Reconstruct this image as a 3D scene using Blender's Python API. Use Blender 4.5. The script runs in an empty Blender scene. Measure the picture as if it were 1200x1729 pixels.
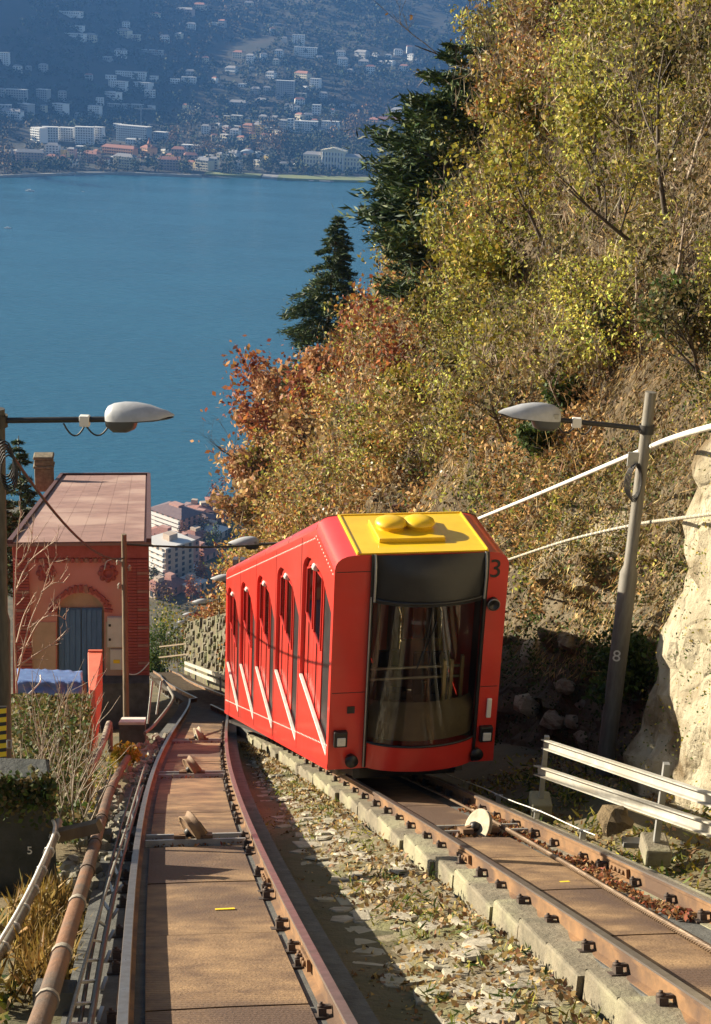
import bpy, math, random
import numpy as np
from mathutils import Vector, Matrix, noise
from mathutils.geometry import tessellate_polygon

R = math.radians
random.seed(7)
rng = np.random.default_rng(11)
scene = bpy.context.scene
col = scene.collection

# ------------------------------------------------------------------ camera
PW, PH, FPX = 1200.0, 1729.0, 2400.0          # photograph size and focal length in its pixels
PITCH, ROLL = R(19.6), R(2.5)
_fw = Vector((0, math.cos(PITCH), -math.sin(PITCH)))
_r0 = Vector((1, 0, 0)); _u0 = _r0.cross(_fw)
_rt = math.cos(ROLL) * _r0 + math.sin(ROLL) * _u0
_up = -math.sin(ROLL) * _r0 + math.cos(ROLL) * _u0
cam = bpy.data.cameras.new('camera'); camo = bpy.data.objects.new('camera', cam); col.objects.link(camo)
camo.matrix_world = Matrix(((_rt.x, _up.x, -_fw.x, 0), (_rt.y, _up.y, -_fw.y, 0), (_rt.z, _up.z, -_fw.z, 0), (0, 0, 0, 1)))
cam.sensor_fit = 'VERTICAL'; cam.sensor_height = 36.0; cam.lens = FPX / PH * 36.0
cam.clip_start = 0.05; cam.clip_end = 20000
scene.camera = camo

# ------------------------------------------------------------------ sky, sun, exposure
SUN_AZ, SUN_EL = R(-70), R(18.5)
w = bpy.data.worlds.new("World"); scene.world = w; w.use_nodes = True
wn = w.node_tree.nodes; sky = wn.new('ShaderNodeTexSky'); sky.sky_type = 'NISHITA'; sky.sun_disc = False
sky.sun_elevation = SUN_EL; sky.sun_rotation = SUN_AZ; sky.altitude = 400
w.node_tree.links.new(sky.outputs[0], wn['Background'].inputs[0]); wn['Background'].inputs[1].default_value = 0.05
sl = bpy.data.lights.new('sun', 'SUN'); sl.energy = 5.0; sl.angle = R(0.5); sl.color = (1.0, 0.89, 0.70)
so = bpy.data.objects.new('sun', sl); col.objects.link(so)
sd = Vector((math.sin(SUN_AZ) * math.cos(SUN_EL), math.cos(SUN_AZ) * math.cos(SUN_EL), math.sin(SUN_EL)))
so.rotation_euler = sd.to_track_quat('Z', 'Y').to_euler()
scene.view_settings.view_transform = 'Standard'; scene.view_settings.look = 'None'
scene.view_settings.exposure = 1.34; scene.view_settings.gamma = 1
scene.view_settings.use_curve_mapping = False
scene.cycles.max_bounces = 8; scene.cycles.transparent_max_bounces = 12; scene.cycles.volume_bounces = 0
scene.cycles.use_denoising = True

# ------------------------------------------------------------------ pixel -> world helpers (photograph pixels)
GX, GY, H0 = .055, -.46, 1.857                 # the plane of the rail heads
def ray(px, py): return _fw + _rt * ((px - PW / 2) / FPX) - _up * ((py - PH / 2) / FPX)
def at(px, py, d): return ray(px, py) * d
def Zp(x, y): return -H0 + GX * x + GY * y
def gnd(px, py, dz=0.0):
    d = ray(px, py); t = -(H0 - dz) / (d.z - GX * d.x - GY * d.y); return d * t
def onz(px, py, z):
    d = ray(px, py); return d * (z / d.z)
def depth(P): return P.dot(_fw)
def lerp(a, b, t): return a + (b - a) * t
def sstep(a, b, x):
    t = max(0., min(1., (x - a) / (b - a))); return t * t * (3 - 2 * t)

# track centre lines in plan
def Lc(y):
    return ((((-2.14118764e-06 * y + 1.18208108e-04) * y - 2.52442471e-04) * y - 1.65438e-01) * y + .418738191) if y < 37 else Rc(y)
def Rc(y):
    if y > 62: return Rc(62) - .19 * (y - 62)
    return ((2.59938007e-05 * y - 2.66167172e-03) * y - .120749651) * y + 2.96612557
def tan2(fn, y):
    t = Vector((fn(y + .2) - fn(y - .2), .4, 0)).normalized(); return t
def tp(fn, y, off, dz=0.0):
    """a point beside a track's centre line: off metres to the right of it, dz above the rail heads"""
    t = tan2(fn, y); x = fn(y) + off * t.y; yy = y - off * t.x
    return Vector((x, yy, Zp(x, yy) + dz))
PN = Vector((-GX, -GY, 1)).normalized()        # normal of the rail plane

# ------------------------------------------------------------------ materials
MATS = {}
def mat(name, c, rough=.7, metal=0., c2=None, scale=4., detail=6., bump=0., bscale=None, coat=0., thr=(.35, .65), stretch=None, c3=None, wear=None, spec=None, emit=None):
    if name in MATS: return MATS[name]
    m = bpy.data.materials.new(name); m.use_nodes = True; n = m.node_tree.nodes; L = m.node_tree.links
    b = n['Principled BSDF']; b.inputs['Roughness'].default_value = rough; b.inputs['Metallic'].default_value = metal
    b.inputs['Base Color'].default_value = (*c, 1)
    if coat: b.inputs['Coat Weight'].default_value = coat; b.inputs['Coat Roughness'].default_value = .08
    if spec is not None: b.inputs['Specular IOR Level'].default_value = spec
    tc = n.new('ShaderNodeTexCoord'); src = tc.outputs['Object']
    if stretch:
        mp = n.new('ShaderNodeMapping'); mp.inputs['Scale'].default_value = stretch; L.new(src, mp.inputs[0]); src = mp.outputs[0]
    if c2:
        t = n.new('ShaderNodeTexNoise'); t.inputs['Scale'].default_value = scale; t.inputs['Detail'].default_value = detail; t.inputs['Roughness'].default_value = .62
        L.new(src, t.inputs['Vector'])
        r = n.new('ShaderNodeValToRGB'); e = r.color_ramp.elements
        e[0].position = thr[0]; e[0].color = (*c, 1); e[1].position = thr[1]; e[1].color = (*c2, 1)
        L.new(t.outputs[0], r.inputs[0]); out = r.outputs[0]
        if c3:
            t3 = n.new('ShaderNodeTexNoise'); t3.inputs['Scale'].default_value = scale * .23; t3.inputs['Detail'].default_value = 8
            L.new(src, t3.inputs['Vector'])
            r3 = n.new('ShaderNodeValToRGB'); r3.color_ramp.elements[0].position = .48; r3.color_ramp.elements[1].position = .6
            mx = n.new('ShaderNodeMix'); mx.data_type = 'RGBA'; L.new(t3.outputs[0], r3.inputs[0]); L.new(r3.outputs[0], mx.inputs[0])
            L.new(out, mx.inputs[6]); mx.inputs[7].default_value = (*c3, 1); out = mx.outputs[2]
        L.new(out, b.inputs['Base Color'])
        rr = n.new('ShaderNodeMapRange'); rr.inputs[3].default_value = max(0, rough - .12); rr.inputs[4].default_value = min(1, rough + .12)
        L.new(t.outputs[0], rr.inputs[0]); L.new(rr.outputs[0], b.inputs['Roughness'])
    if bump:
        t2 = n.new('ShaderNodeTexNoise'); t2.inputs['Scale'].default_value = bscale or scale * 3; t2.inputs['Detail'].default_value = 8; t2.inputs['Roughness'].default_value = .65
        L.new(src, t2.inputs['Vector'])
        bp = n.new('ShaderNodeBump'); bp.inputs['Strength'].default_value = bump; bp.inputs['Distance'].default_value = .05
        L.new(t2.outputs[0], bp.inputs['Height']); L.new(bp.outputs[0], b.inputs['Normal'])
    if emit: b.inputs['Emission Color'].default_value = (*c, 1); b.inputs['Emission Strength'].default_value = emit
    MATS[name] = m; return m
def leafmat(name, trans=.3, rough=.6):
    """leaf colour comes from the mesh's own colour attribute, one tint per leaf"""
    m = bpy.data.materials.new(name); m.use_nodes = True; n = m.node_tree.nodes; L = m.node_tree.links
    b = n['Principled BSDF']; b.inputs['Roughness'].default_value = rough; b.inputs['Specular IOR Level'].default_value = .25
    a = n.new('ShaderNodeAttribute'); a.attribute_name = 'col'; L.new(a.outputs['Color'], b.inputs['Base Color'])
    if trans > 0:
        t = n.new('ShaderNodeBsdfTranslucent'); L.new(a.outputs['Color'], t.inputs[0])
        mx = n.new('ShaderNodeMixShader'); mx.inputs[0].default_value = trans
        L.new(b.outputs[0], mx.inputs[1]); L.new(t.outputs[0], mx.inputs[2]); L.new(mx.outputs[0], n['Material Output'].inputs[0])
    MATS[name] = m; return m
def glassmat(name, tint, refl=.12, rough=.03):
    m = bpy.data.materials.new(name); m.use_nodes = True; n = m.node_tree.nodes; L = m.node_tree.links
    t = n.new('ShaderNodeBsdfTransparent'); t.inputs[0].default_value = (*tint, 1)
    g = n.new('ShaderNodeBsdfGlossy'); g.inputs[1].default_value = rough
    f = n.new('ShaderNodeFresnel'); f.inputs[0].default_value = 1.5
    ad = n.new('ShaderNodeMath'); ad.operation = 'ADD'; ad.inputs[1].default_value = refl - .04; L.new(f.outputs[0], ad.inputs[0])
    mx = n.new('ShaderNodeMixShader'); L.new(ad.outputs[0], mx.inputs[0]); L.new(t.outputs[0], mx.inputs[1]); L.new(g.outputs[0], mx.inputs[2])
    L.new(mx.outputs[0], n['Material Output'].inputs[0]); MATS[name] = m; return m

LEAF = leafmat('leaf', .32); NEEDLE = leafmat('needle', .1); DRY = leafmat('dry_leaf', .22); FARLEAF = leafmat('far_leaf', .0, .9)
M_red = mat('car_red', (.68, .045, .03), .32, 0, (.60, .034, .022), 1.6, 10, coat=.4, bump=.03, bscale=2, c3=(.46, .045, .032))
M_redd = mat('car_red_trim', (.50, .024, .016), .4, 0, (.42, .018, .013), 2)
M_yel = mat('car_yellow', (.86, .55, .010), .42, 0, (.76, .46, .010), 2.5, coat=.25)
M_black = mat('black_plastic', (.012, .012, .013), .35, 0, (.02, .02, .02), 6)
M_rub = mat('rubber', (.015, .014, .013), .75)
M_steel = mat('galvanised', (.42, .42, .40), .5, .55, (.30, .30, .29), 5, bump=.05)
M_pale = mat('pale_paint', (.72, .69, .62), .55, 0, (.55, .52, .46), 7)
M_rust = mat('rail_rust', (.15, .085, .042), .75, .1, (.25, .135, .06), 7, 12, bump=.15, c3=(.095, .055, .034))
M_railtop = mat('rail_top', (.40, .36, .33), .32, .85, (.30, .25, .22), 12, stretch=(1, 1, 1))
M_clip = mat('clip_iron', (.055, .042, .034), .7, .2, (.09, .06, .045), 14, bump=.1)
M_panel = mat('bed_panel', (.115, .066, .036), .82, 0, (.29, .18, .09), 3.0, 15, c3=(.085, .048, .03), stretch=(1, 1.3, 1))
def _ridges(m):                                        # transverse non-slip ridges and grit on the panels
    n = m.node_tree.nodes; L = m.node_tree.links; b = n['Principled BSDF']; tc = n.new('ShaderNodeTexCoord')
    wv = n.new('ShaderNodeTexWave'); wv.wave_type = 'BANDS'; wv.bands_direction = 'Y'; wv.inputs['Scale'].default_value = 9; wv.inputs['Distortion'].default_value = .35; wv.inputs['Detail'].default_value = 2
    nz = n.new('ShaderNodeTexNoise'); nz.inputs['Scale'].default_value = 55; nz.inputs['Detail'].default_value = 8
    ad = n.new('ShaderNodeMath'); ad.operation = 'MULTIPLY_ADD'; ad.inputs[1].default_value = .5; L.new(tc.outputs['Object'], wv.inputs[0]); L.new(tc.outputs['Object'], nz.inputs[0]); L.new(wv.outputs['Fac'], ad.inputs[0]); L.new(nz.outputs[0], ad.inputs[2])
    bp = n.new('ShaderNodeBump'); bp.inputs['Strength'].default_value = .6; bp.inputs['Distance'].default_value = .012; L.new(ad.outputs[0], bp.inputs['Height']); L.new(bp.outputs[0], b.inputs['Normal'])
_ridges(M_panel)
M_conc = mat('concrete', (.235, .20, .14), .92, 0, (.13, .115, .08), 5, 10, bump=.45, bscale=22, c3=(.29, .27, .17))
M_concd = mat('dark_concrete', (.11, .11, .10), .9, 0, (.065, .065, .06), 5, bump=.4)
M_stone = mat('slab_stone', (.40, .36, .28), .9, 0, (.25, .22, .165), 7, 10, bump=.5, bscale=16, c3=(.30, .28, .20))
M_earth = mat('earth', (.13, .098, .058), .95, 0, (.075, .058, .036), 6, 10, bump=.8, bscale=18, c3=(.12, .12, .045))
M_pipe = mat('pipe_paint', (.085, .064, .048), .75, 0, (.135, .075, .042), 6, 12, bump=.4, c3=(.18, .085, .04))
M_cuff = mat('pipe_cuff', (.36, .31, .24), .75, 0, (.22, .19, .15), 8, bump=.2)
M_dark = mat('dark_metal', (.035, .034, .034), .5, .4, (.055, .05, .045), 8, bump=.05)
M_pole = mat('pole_grey', (.21, .195, .165), .6, .15, (.145, .13, .105), 4, 8, stretch=(6, 6, 1), bump=.08)
M_lamp = mat('lamp_grey', (.50, .51, .53), .38, .1, (.40, .41, .42), 9)
M_lampd = mat('lamp_dark', (.07, .075, .08), .5)
M_cable = mat('cable_black', (.02, .02, .02), .6)
M_cablew = mat('cable_white', (.74, .72, .66), .55, 0, (.55, .53, .48), 10)
M_rope = mat('steel_rope', (.20, .135, .085), .5, .4, (.13, .09, .06), 30)
M_wood = mat('old_wood', (.20, .15, .095), .85, 0, (.12, .085, .055), 6, 8, bump=.3, stretch=(1, 1, .2))
M_bark = mat('bark', (.055, .042, .030), .9, 0, (.10, .08, .06), 9, bump=.4)
M_barkl = mat('bark_pale', (.32, .26, .20), .85, 0, (.18, .14, .10), 12, bump=.2)
M_roof = mat('roof_sheet', (.29, .165, .14), .82, 0, (.20, .11, .095), 1.8, 12, c3=(.36, .235, .195), bump=.12, bscale=9)  # pinkish cast of a window reflection is mixed into this roof colour
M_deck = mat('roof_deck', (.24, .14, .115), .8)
M_shaded = mat('shaded_concrete', (.06, .062, .058), .85, 0, (.03, .036, .03), 4, 9, bump=.5)  # concrete darkened so its colour holds the shade on the left block
M_poled = mat('pole_dark', (.09, .085, .075), .65, .1, (.05, .048, .043), 5, 8, stretch=(6, 6, 1), bump=.1)
M_trim = mat('roof_trim', (.10, .035, .03), .6, 0, (.07, .028, .025), 6)
M_plast = mat('plaster_reflected_red', (.60, .25, .215), .9, 0, (.56, .21, .165), 1.6, 9, bump=.15, c3=(.58, .30, .22))  # red of a window reflection put into the wall colour; plaster itself is tan
M_brick = mat('brick', (.40, .10, .08), .85, 0, (.30, .07, .055), 5, bump=.2)
M_brickp = mat('brick_pale', (.40, .20, .15), .85, 0, (.32, .15, .11), 5, bump=.2)
M_tan = mat('plaster_tan', (.52, .37, .26), .9, 0, (.42, .30, .20), 2, 9, bump=.2)
M_door = mat('door_blue', (.085, .19, .37), .55, 0, (.065, .145, .29), 4, 8, stretch=(4, 4, .6))
M_box = mat('box_white', (.62, .60, .55), .5, 0, (.54, .52, .47), 3)
M_orange = mat('red_post', (.62, .16, .085), .55, 0, (.55, .13, .07), 4)
M_tarp = mat('tarp', (.075, .13, .31), .45, 0, (.12, .20, .40), 5, 6, bump=.35, bscale=6)
M_chim = mat('chimney_stone', (.25, .20, .13), .9, 0, (.13, .105, .07), 7, 8, bump=.5)
M_syel = mat('sign_yellow', (.82, .58, .02), .5)
M_sblk = mat('sign_black', (.025, .022, .02), .5)
M_white = mat('white_paint', (.78, .76, .70), .5)
M_glass = glassmat('car_glass', (.74, .71, .62), .07)
M_glassd = glassmat('car_side_glass', (.11, .10, .09), .10)
M_cream = mat('interior_cream', (.62, .52, .31), .6, 0, (.55, .45, .26), 3)
M_int = mat('interior_grey', (.30, .27, .21), .7, 0, (.24, .21, .17), 4)
M_seat = mat('seat_blue', (.05, .055, .075), .7)
M_glassl = mat('lamp_lens', (.75, .74, .68), .18, 0, (.6, .6, .56), 20)

# ------------------------------------------------------------------ mesh builder
INV = {}
class MB:
    def __init__(s): s.v = []; s.f = []; s.m = []; s.s = []
    def add(s, vs, fs, mi=0, smooth=False):
        o = len(s.v); s.v.extend([tuple(v) for v in vs])
        for f in fs: s.f.append(tuple(i + o for i in f)); s.m.append(mi); s.s.append(smooth)
        return s
    def obox(s, c, ax, ay, az, mi=0):
        c = Vector(c); vs = [c + ax * i + ay * j + az * k for k in (-1, 1) for j in (-1, 1) for i in (-1, 1)]
        return s.add(vs, [(0, 2, 3, 1), (4, 5, 7, 6), (0, 1, 5, 4), (2, 6, 7, 3), (0, 4, 6, 2), (1, 3, 7, 5)], mi)
    def box(s, c, size, mi=0, rz=0.):
        ca, sa = math.cos(rz), math.sin(rz)
        return s.obox(c, Vector((ca, sa, 0)) * size[0] / 2, Vector((-sa, ca, 0)) * size[1] / 2, Vector((0, 0, size[2] / 2)), mi)
    def bar(s, p, q, w_, h_, up=Vector((0, 0, 1)), mi=0):
        p = Vector(p); q = Vector(q); t = (q - p); L = t.length; t.normalize()
        sx = t.cross(up)
        if sx.length < 1e-4: sx = t.cross(Vector((1, 0, 0)))
        sx.normalize(); u = sx.cross(t)
        return s.obox((p + q) / 2, t * L / 2, sx * w_ / 2, u * h_ / 2, mi)
    def tube(s, pts, r, n=6, mi=0, caps=True, smooth=True):
        pts = [Vector(p) for p in pts]; N = len(pts)
        if not hasattr(r, '__len__'): r = [r] * N
        ref = None; vs = []
        for i in range(N):
            t = (pts[min(i + 1, N - 1)] - pts[max(i - 1, 0)])
            if t.length < 1e-9: t = Vector((0, 0, 1))
            t.normalize()
            if ref is None or abs(ref.dot(t)) > .98: ref = Vector((0, 0, 1)) if abs(t.z) < .9 else Vector((1, 0, 0))
            a = t.cross(ref).normalized(); b = a.cross(t).normalized(); ref = b
            for k in range(n):
                an = 2 * math.pi * k / n; vs.append(pts[i] + (a * math.cos(an) + b * math.sin(an)) * r[i])
        fs = [(i * n + k, i * n + (k + 1) % n, (i + 1) * n + (k + 1) % n, (i + 1) * n + k) for i in range(N - 1) for k in range(n)]
        s.add(vs, fs, mi, smooth)
        if caps: s.add(vs[:n], [tuple(range(n - 1, -1, -1))], mi); s.add(vs[-n:], [tuple(range(n))], mi)
        return s
    def lathe(s, prof, n=16, o=(0, 0, 0), ax=Vector((0, 0, 1)), mi=0, smooth=True, squash=1.):
        ax = Vector(ax).normalized(); o = Vector(o)
        a = ax.cross(Vector((0, 0, 1)) if abs(ax.z) < .9 else Vector((1, 0, 0))).normalized(); b = ax.cross(a)
        vs = [o + ax * z + (a * math.cos(2 * math.pi * k / n) + b * squash * math.sin(2 * math.pi * k / n)) * r for r, z in prof for k in range(n)]
        fs = [(i * n + k, i * n + (k + 1) % n, (i + 1) * n + (k + 1) % n, (i + 1) * n + k) for i in range(len(prof) - 1) for k in range(n)]
        return s.add(vs, fs, mi, smooth)
    def poly(s, outer, holes=(), mi=0):
        loops = [[Vector(p) for p in outer]] + [[Vector(p) for p in h] for h in holes]
        tris = tessellate_polygon(loops); vs = [v for l in loops for v in l]
        return s.add(vs, [tuple(t) for t in tris], mi)
    def prism(s, outline, ext, mi=0, smooth=False):
        o = [Vector(p) for p in outline]; e = Vector(ext); n = len(o)
        s.add(o, [tuple(range(n))], mi); s.add([p + e for p in o], [tuple(range(n - 1, -1, -1))], mi)
        return s.add(o + [p + e for p in o], [(i, (i + 1) % n, n + (i + 1) % n, n + i) for i in range(n)], mi, smooth)
    def loft(s, secs, mi=0, smooth=True, closed=False):
        n = len(secs[0]); vs = [p for c in secs for p in c]; k = n if closed else n - 1
        return s.add(vs, [(i * n + j, i * n + (j + 1) % n, (i + 1) * n + (j + 1) % n, (i + 1) * n + j) for i in range(len(secs) - 1) for j in range(k)], mi, smooth)
    def build(s, name, mats, parent=None, world=True, kind=None, bevel=0.):
        me = bpy.data.meshes.new(name)
        vs = s.v
        if parent is not None and world:
            iv = INV[parent.name]; vs = [tuple(iv @ Vector(v)) for v in s.v]
        me.from_pydata(vs, [], s.f)
        for m in (mats if isinstance(mats, (list, tuple)) else [mats]): me.materials.append(m)
        me.polygons.foreach_set('material_index', s.m); me.polygons.foreach_set('use_smooth', s.s); me.update()
        return link(name, me, parent, kind, bevel)
def link(name, me, parent=None, kind=None, bevel=0.):
    o = bpy.data.objects.new(name, me); col.objects.link(o)
    if parent is not None: o.parent = parent; INV[o.name] = INV[parent.name]
    else: INV[o.name] = Matrix.Identity(4)
    if kind: o['kind'] = kind
    if bevel:
        b = o.modifiers.new('bevel', 'BEVEL'); b.width = bevel; b.segments = 2; b.limit_method = 'ANGLE'
    return o
def thing(name, label, cat, loc=(0, 0, 0), M=None, group=None):
    o = bpy.data.objects.new(name, None); col.objects.link(o); o.empty_display_size = .1
    mw = (M.to_4x4() if M is not None else Matrix.Identity(4)); mw.translation = Vector(loc); o.matrix_world = mw
    INV[o.name] = mw.inverted(); return tag(o, label, cat, group)
def tag(o, label, cat, group=None):
    o['label'] = label; o['category'] = cat
    if group: o['group'] = group
    return o
def kids(o): return [c for c in o.children]
def copytree(o, loc=None, rz=0., sc=1., label=None, M=None):
    c = o.copy(); col.objects.link(c)
    if loc is not None:
        mw = (M.to_4x4() if M is not None else Matrix.Rotation(rz, 4, 'Z')) @ Matrix.Scale(sc, 4); mw.translation = Vector(loc); c.matrix_world = mw
    if label: c['label'] = label
    for ch in o.children:
        d = ch.copy(); col.objects.link(d); d.parent = c
        for g in ch.children:
            e = g.copy(); col.objects.link(e); e.parent = d
    return c
def text(name, s, size, M, m, parent, depth=.002):
    cu = bpy.data.curves.new(name, 'FONT'); cu.body = s; cu.size = size; cu.extrude = depth; cu.align_x = 'CENTER'; cu.align_y = 'CENTER'
    cu.materials.append(m); o = bpy.data.objects.new(name, cu); col.objects.link(o); o.parent = parent
    me = bpy.data.meshes.new_from_object(o.evaluated_get(bpy.context.evaluated_depsgraph_get())); me.name = name
    bpy.data.objects.remove(o); o = bpy.data.objects.new(name, me); col.objects.link(o); o.parent = parent
    o.matrix_local = INV[parent.name] @ M; INV[o.name] = INV[parent.name]; return o
def basis(x, y, z, o):
    m = Matrix((x, y, z)).transposed().to_4x4(); m.translation = o; return m
def cat_pts(p, q, sag, n=14):
    p = Vector(p); q = Vector(q)
    return [p.lerp(q, i / n) + Vector((0, 0, -4 * sag * (i / n) * (1 - i / n))) for i in range(n + 1)]
def spline(pts, per=5):
    pts = [Vector(p) for p in pts]; P = [pts[0] * 2 - pts[1]] + pts + [pts[-1] * 2 - pts[-2]]; out = []
    for i in range(1, len(P) - 2):
        a, b, c, d = P[i - 1:i + 3]
        for k in range(per):
            t = k / per; out.append(.5 * ((2 * b) + (c - a) * t + (2 * a - 5 * b + 4 * c - d) * t * t + (3 * b - a - 3 * c + d) * t ** 3))
    out.append(pts[-1]); return out

# leaf-like faces in bulk (numpy): every leaf is one rhombic quad with its own tint
def leaves(name, C, size, colr, m, parent=None, aspect=.5, normal=None, spread=1., axis=None, kind=None, world=True, curl=0.):
    C = np.asarray(C, float); N = len(C)
    if parent is not None and world:
        iv = np.array(INV[parent.name]); C = C @ iv[:3, :3].T + iv[:3, 3]
    u = rng.normal(size=(N, 3))
    if axis is not None: u = np.asarray(axis) + u * spread
    u /= np.linalg.norm(u, axis=1)[:, None]
    nn = rng.normal(size=(N, 3))
    if normal is not None: nn = np.asarray(normal) + nn * spread
    v = np.cross(nn, u); v /= np.linalg.norm(v, axis=1)[:, None] + 1e-9
    size = np.broadcast_to(size, (N,)) if np.ndim(size) <= 1 else size
    a = u * size[:, None] * .5; b = v * (size * aspect)[:, None] * .5
    V = np.empty((N, 4, 3)); V[:, 0] = C - a; V[:, 1] = C + b - a * .1; V[:, 2] = C + a; V[:, 3] = C - b - a * .1
    me = bpy.data.meshes.new(name); me.vertices.add(N * 4); me.vertices.foreach_set('co', V.reshape(-1).astype(np.float32))
    me.loops.add(N * 4); me.loops.foreach_set('vertex_index', np.arange(N * 4, dtype=np.int32))
    me.polygons.add(N); me.polygons.foreach_set('loop_start', np.arange(0, N * 4, 4, dtype=np.int32))
    at_ = me.attributes.new('col', 'FLOAT_COLOR', 'POINT')
    cc = np.ones((N, 4, 4), np.float32); cc[:, :, :3] = np.asarray(colr)[:, None, :]
    at_.data.foreach_set('color', cc.reshape(-1)); me.materials.append(m); me.update(calc_edges=True)
    return link(name, me, parent, kind)
def tints(N, palette, wts=None, jit=.25):
    p = np.array(palette, float); i = rng.choice(len(p), N, p=None if wts is None else np.array(wts) / np.sum(wts))
    return np.clip(p[i] * (1 + rng.normal(size=(N, 1)) * jit) * (1 + rng.normal(size=(N, 3)) * .06), .004, .9)
def fbm(p, o=4): return noise.fractal(Vector(p), 1.0, 2.0, o)

# palettes (real leaf colours)
YG = [(.20, .19, .025), (.30, .26, .03), (.14, .15, .025), (.34, .27, .05)]
OLIVE = [(.10, .085, .03), (.15, .115, .045), (.075, .07, .025), (.20, .15, .06)]
BROWN = [(.14, .075, .035), (.20, .11, .05), (.10, .055, .03), (.25, .15, .07)]
RUST = [(.26, .075, .03), (.33, .12, .04), (.20, .06, .035), (.36, .17, .05)]
STRAW = [(.34, .23, .085), (.28, .18, .07), (.40, .29, .12), (.22, .13, .05)]
GREEN = [(.05, .085, .02), (.07, .11, .025), (.035, .06, .018), (.10, .13, .03)]
RUSTB = [(.44, .23, .10), (.50, .31, .14), (.38, .18, .09), (.50, .34, .17)]
FLUFF = [(.55, .50, .40), (.48, .42, .32)]
PINE = [(.03, .055, .02), (.05, .085, .026), (.085, .11, .03), (.02, .038, .016)]

# ================================================================== SETTING: lake, far land, town flat, near slope
WL = -250.0
SHORE = [onz(px, py, WL) for px, py in ((-500, 325), (-200, 308), (0, 297), (100, 294), (200, 293), (300, 296), (400, 300), (520, 304), (640, 305), (800, 310), (1100, 318), (1500, 330))]
def shore(x):
    return float(np.interp(x, [p.x for p in SHORE], [p.y for p in SHORE]))
PT = [-60, 0, 6, 100, 370, 620, 820, 1070, 1350, 1800, 2000]; PZ = [-258, -251, -247.5, -245, -229, -195, -138, -63, 12, 40, 45]
def zfar(x, y):
    t = y - shore(x); z = float(np.interp(t, PT, PZ))
    if t > 150:
        a = min(1, (t - 150) / 400); z += a * (22 * noise.noise((x * .0022, y * .0018, 3.1)) + 9 * noise.noise((x * .008, y * .006, 7.7)))
        z += 26 * a * math.sin(x * .004 + 1.0) * .5
    return min(z, 60)
def farhit(px, py):
    d = ray(px, py); t = 1950.
    while t < 4200:
        P = d * t
        if P.z <= zfar(P.x, P.y): return P
        t += 6
    return d * t
def grid(name, xs, ys, zf, m, kind='structure', smooth=True):
    vs = [(x, y, zf(x, y)) for y in ys for x in xs]; n = len(xs)
    fs = [(j * n + i, j * n + i + 1, (j + 1) * n + i + 1, (j + 1) * n + i) for j in range(len(ys) - 1) for i in range(n - 1)]
    b = MB(); b.add(vs, fs, 0, smooth); return b.build(name, m, kind=kind)
M_forest = mat('forest_floor', (.030, .034, .020), .95, 0, (.055, .045, .028), .02, 8)
M_lawn = mat('lawn_green', (.16, .20, .055), .95, 0, (.22, .23, .08), .1, 6)
M_quay = mat('quay_stone', (.34, .32, .28), .9, 0, (.26, .25, .22), .2)
M_town = mat('town_ground', (.19, .165, .14), .9, 0, (.10, .105, .06), .05, 6)
o = grid('far_hills', np.linspace(-1900, 1900, 110), [1900 + 34 * i for i in range(66)], zfar, M_forest)

def water():
    m = bpy.data.materials.new('lake_water'); m.use_nodes = True; n = m.node_tree.nodes; L = m.node_tree.links
    b = n['Principled BSDF']; b.inputs['Base Color'].default_value = (.030, .125, .185, 1); b.inputs['Roughness'].default_value = .16
    b.inputs['IOR'].default_value = 1.33
    tc = n.new('ShaderNodeTexCoord'); mp = n.new('ShaderNodeMapping'); mp.inputs['Scale'].default_value = (1, 2.6, 1); mp.inputs['Rotation'].default_value = (0, 0, R(12)); L.new(tc.outputs['Object'], mp.inputs[0])
    t1 = n.new('ShaderNodeTexNoise'); t1.inputs['Scale'].default_value = .085; t1.inputs['Detail'].default_value = 7; t1.inputs['Roughness'].default_value = .6
    t2 = n.new('ShaderNodeTexNoise'); t2.inputs['Scale'].default_value = .006; t2.inputs['Detail'].default_value = 4
    L.new(mp.outputs[0], t1.inputs[0]); L.new(mp.outputs[0], t2.inputs[0])
    bp = n.new('ShaderNodeBump'); bp.inputs['Strength'].default_value = .55; bp.inputs['Distance'].default_value = 2.2
    L.new(t1.outputs[0], bp.inputs['Height']); L.new(bp.outputs[0], b.inputs['Normal'])
    mr = n.new('ShaderNodeMapRange'); mr.inputs[1].default_value = .35; mr.inputs[2].default_value = .65; mr.inputs[3].default_value = .10; mr.inputs[4].default_value = .26
    L.new(t2.outputs[0], mr.inputs[0]); L.new(mr.outputs[0], b.inputs['Roughness'])
    return m
b = MB(); b.add([(-1950, 560, WL), (1950, 560, WL), (1950, 2700, WL), (-1950, 2700, WL)], [(0, 1, 2, 3)])
b.build('lake', water(), kind='structure')

# near slope: the formation the railway climbs, running down to the flat town strip by the water
def zgnd(x, y):
    xl = Lc(min(y, 110)) if y < 110 else Lc(110) - .2 * (y - 110)
    z = Zp(x, y) - .40
    lat = x - xl
    if y < 40: z += .42 * sstep(.9, 2.3, x - Rc(y))
    if lat < -2.0:
        z = Zp(xl - 2.0, y) - .40 + (lat + 2.0) * .05 - .9 * sstep(-2.0, -6, lat)      # the left bank drops away a little
        z += .25 * noise.noise((x * .5, y * .4, 1.))
    if y > 62: z -= .0016 * (y - 62) ** 2 if y < 160 else .0016 * 98 ** 2 + .31 * (y - 160) * .0
    if y > 160: z -= 2
    flat = -245.5 + 2 * noise.noise((x * .01, y * .01, 0)) - 4 * sstep(650, 690, y) - 8 * sstep(690, 720, y)
    z = max(z, flat)
    z += .05 * noise.noise((x * 1.7, y * 1.3, 2.)) * (1 if y < 60 else 0)
    return z
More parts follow.
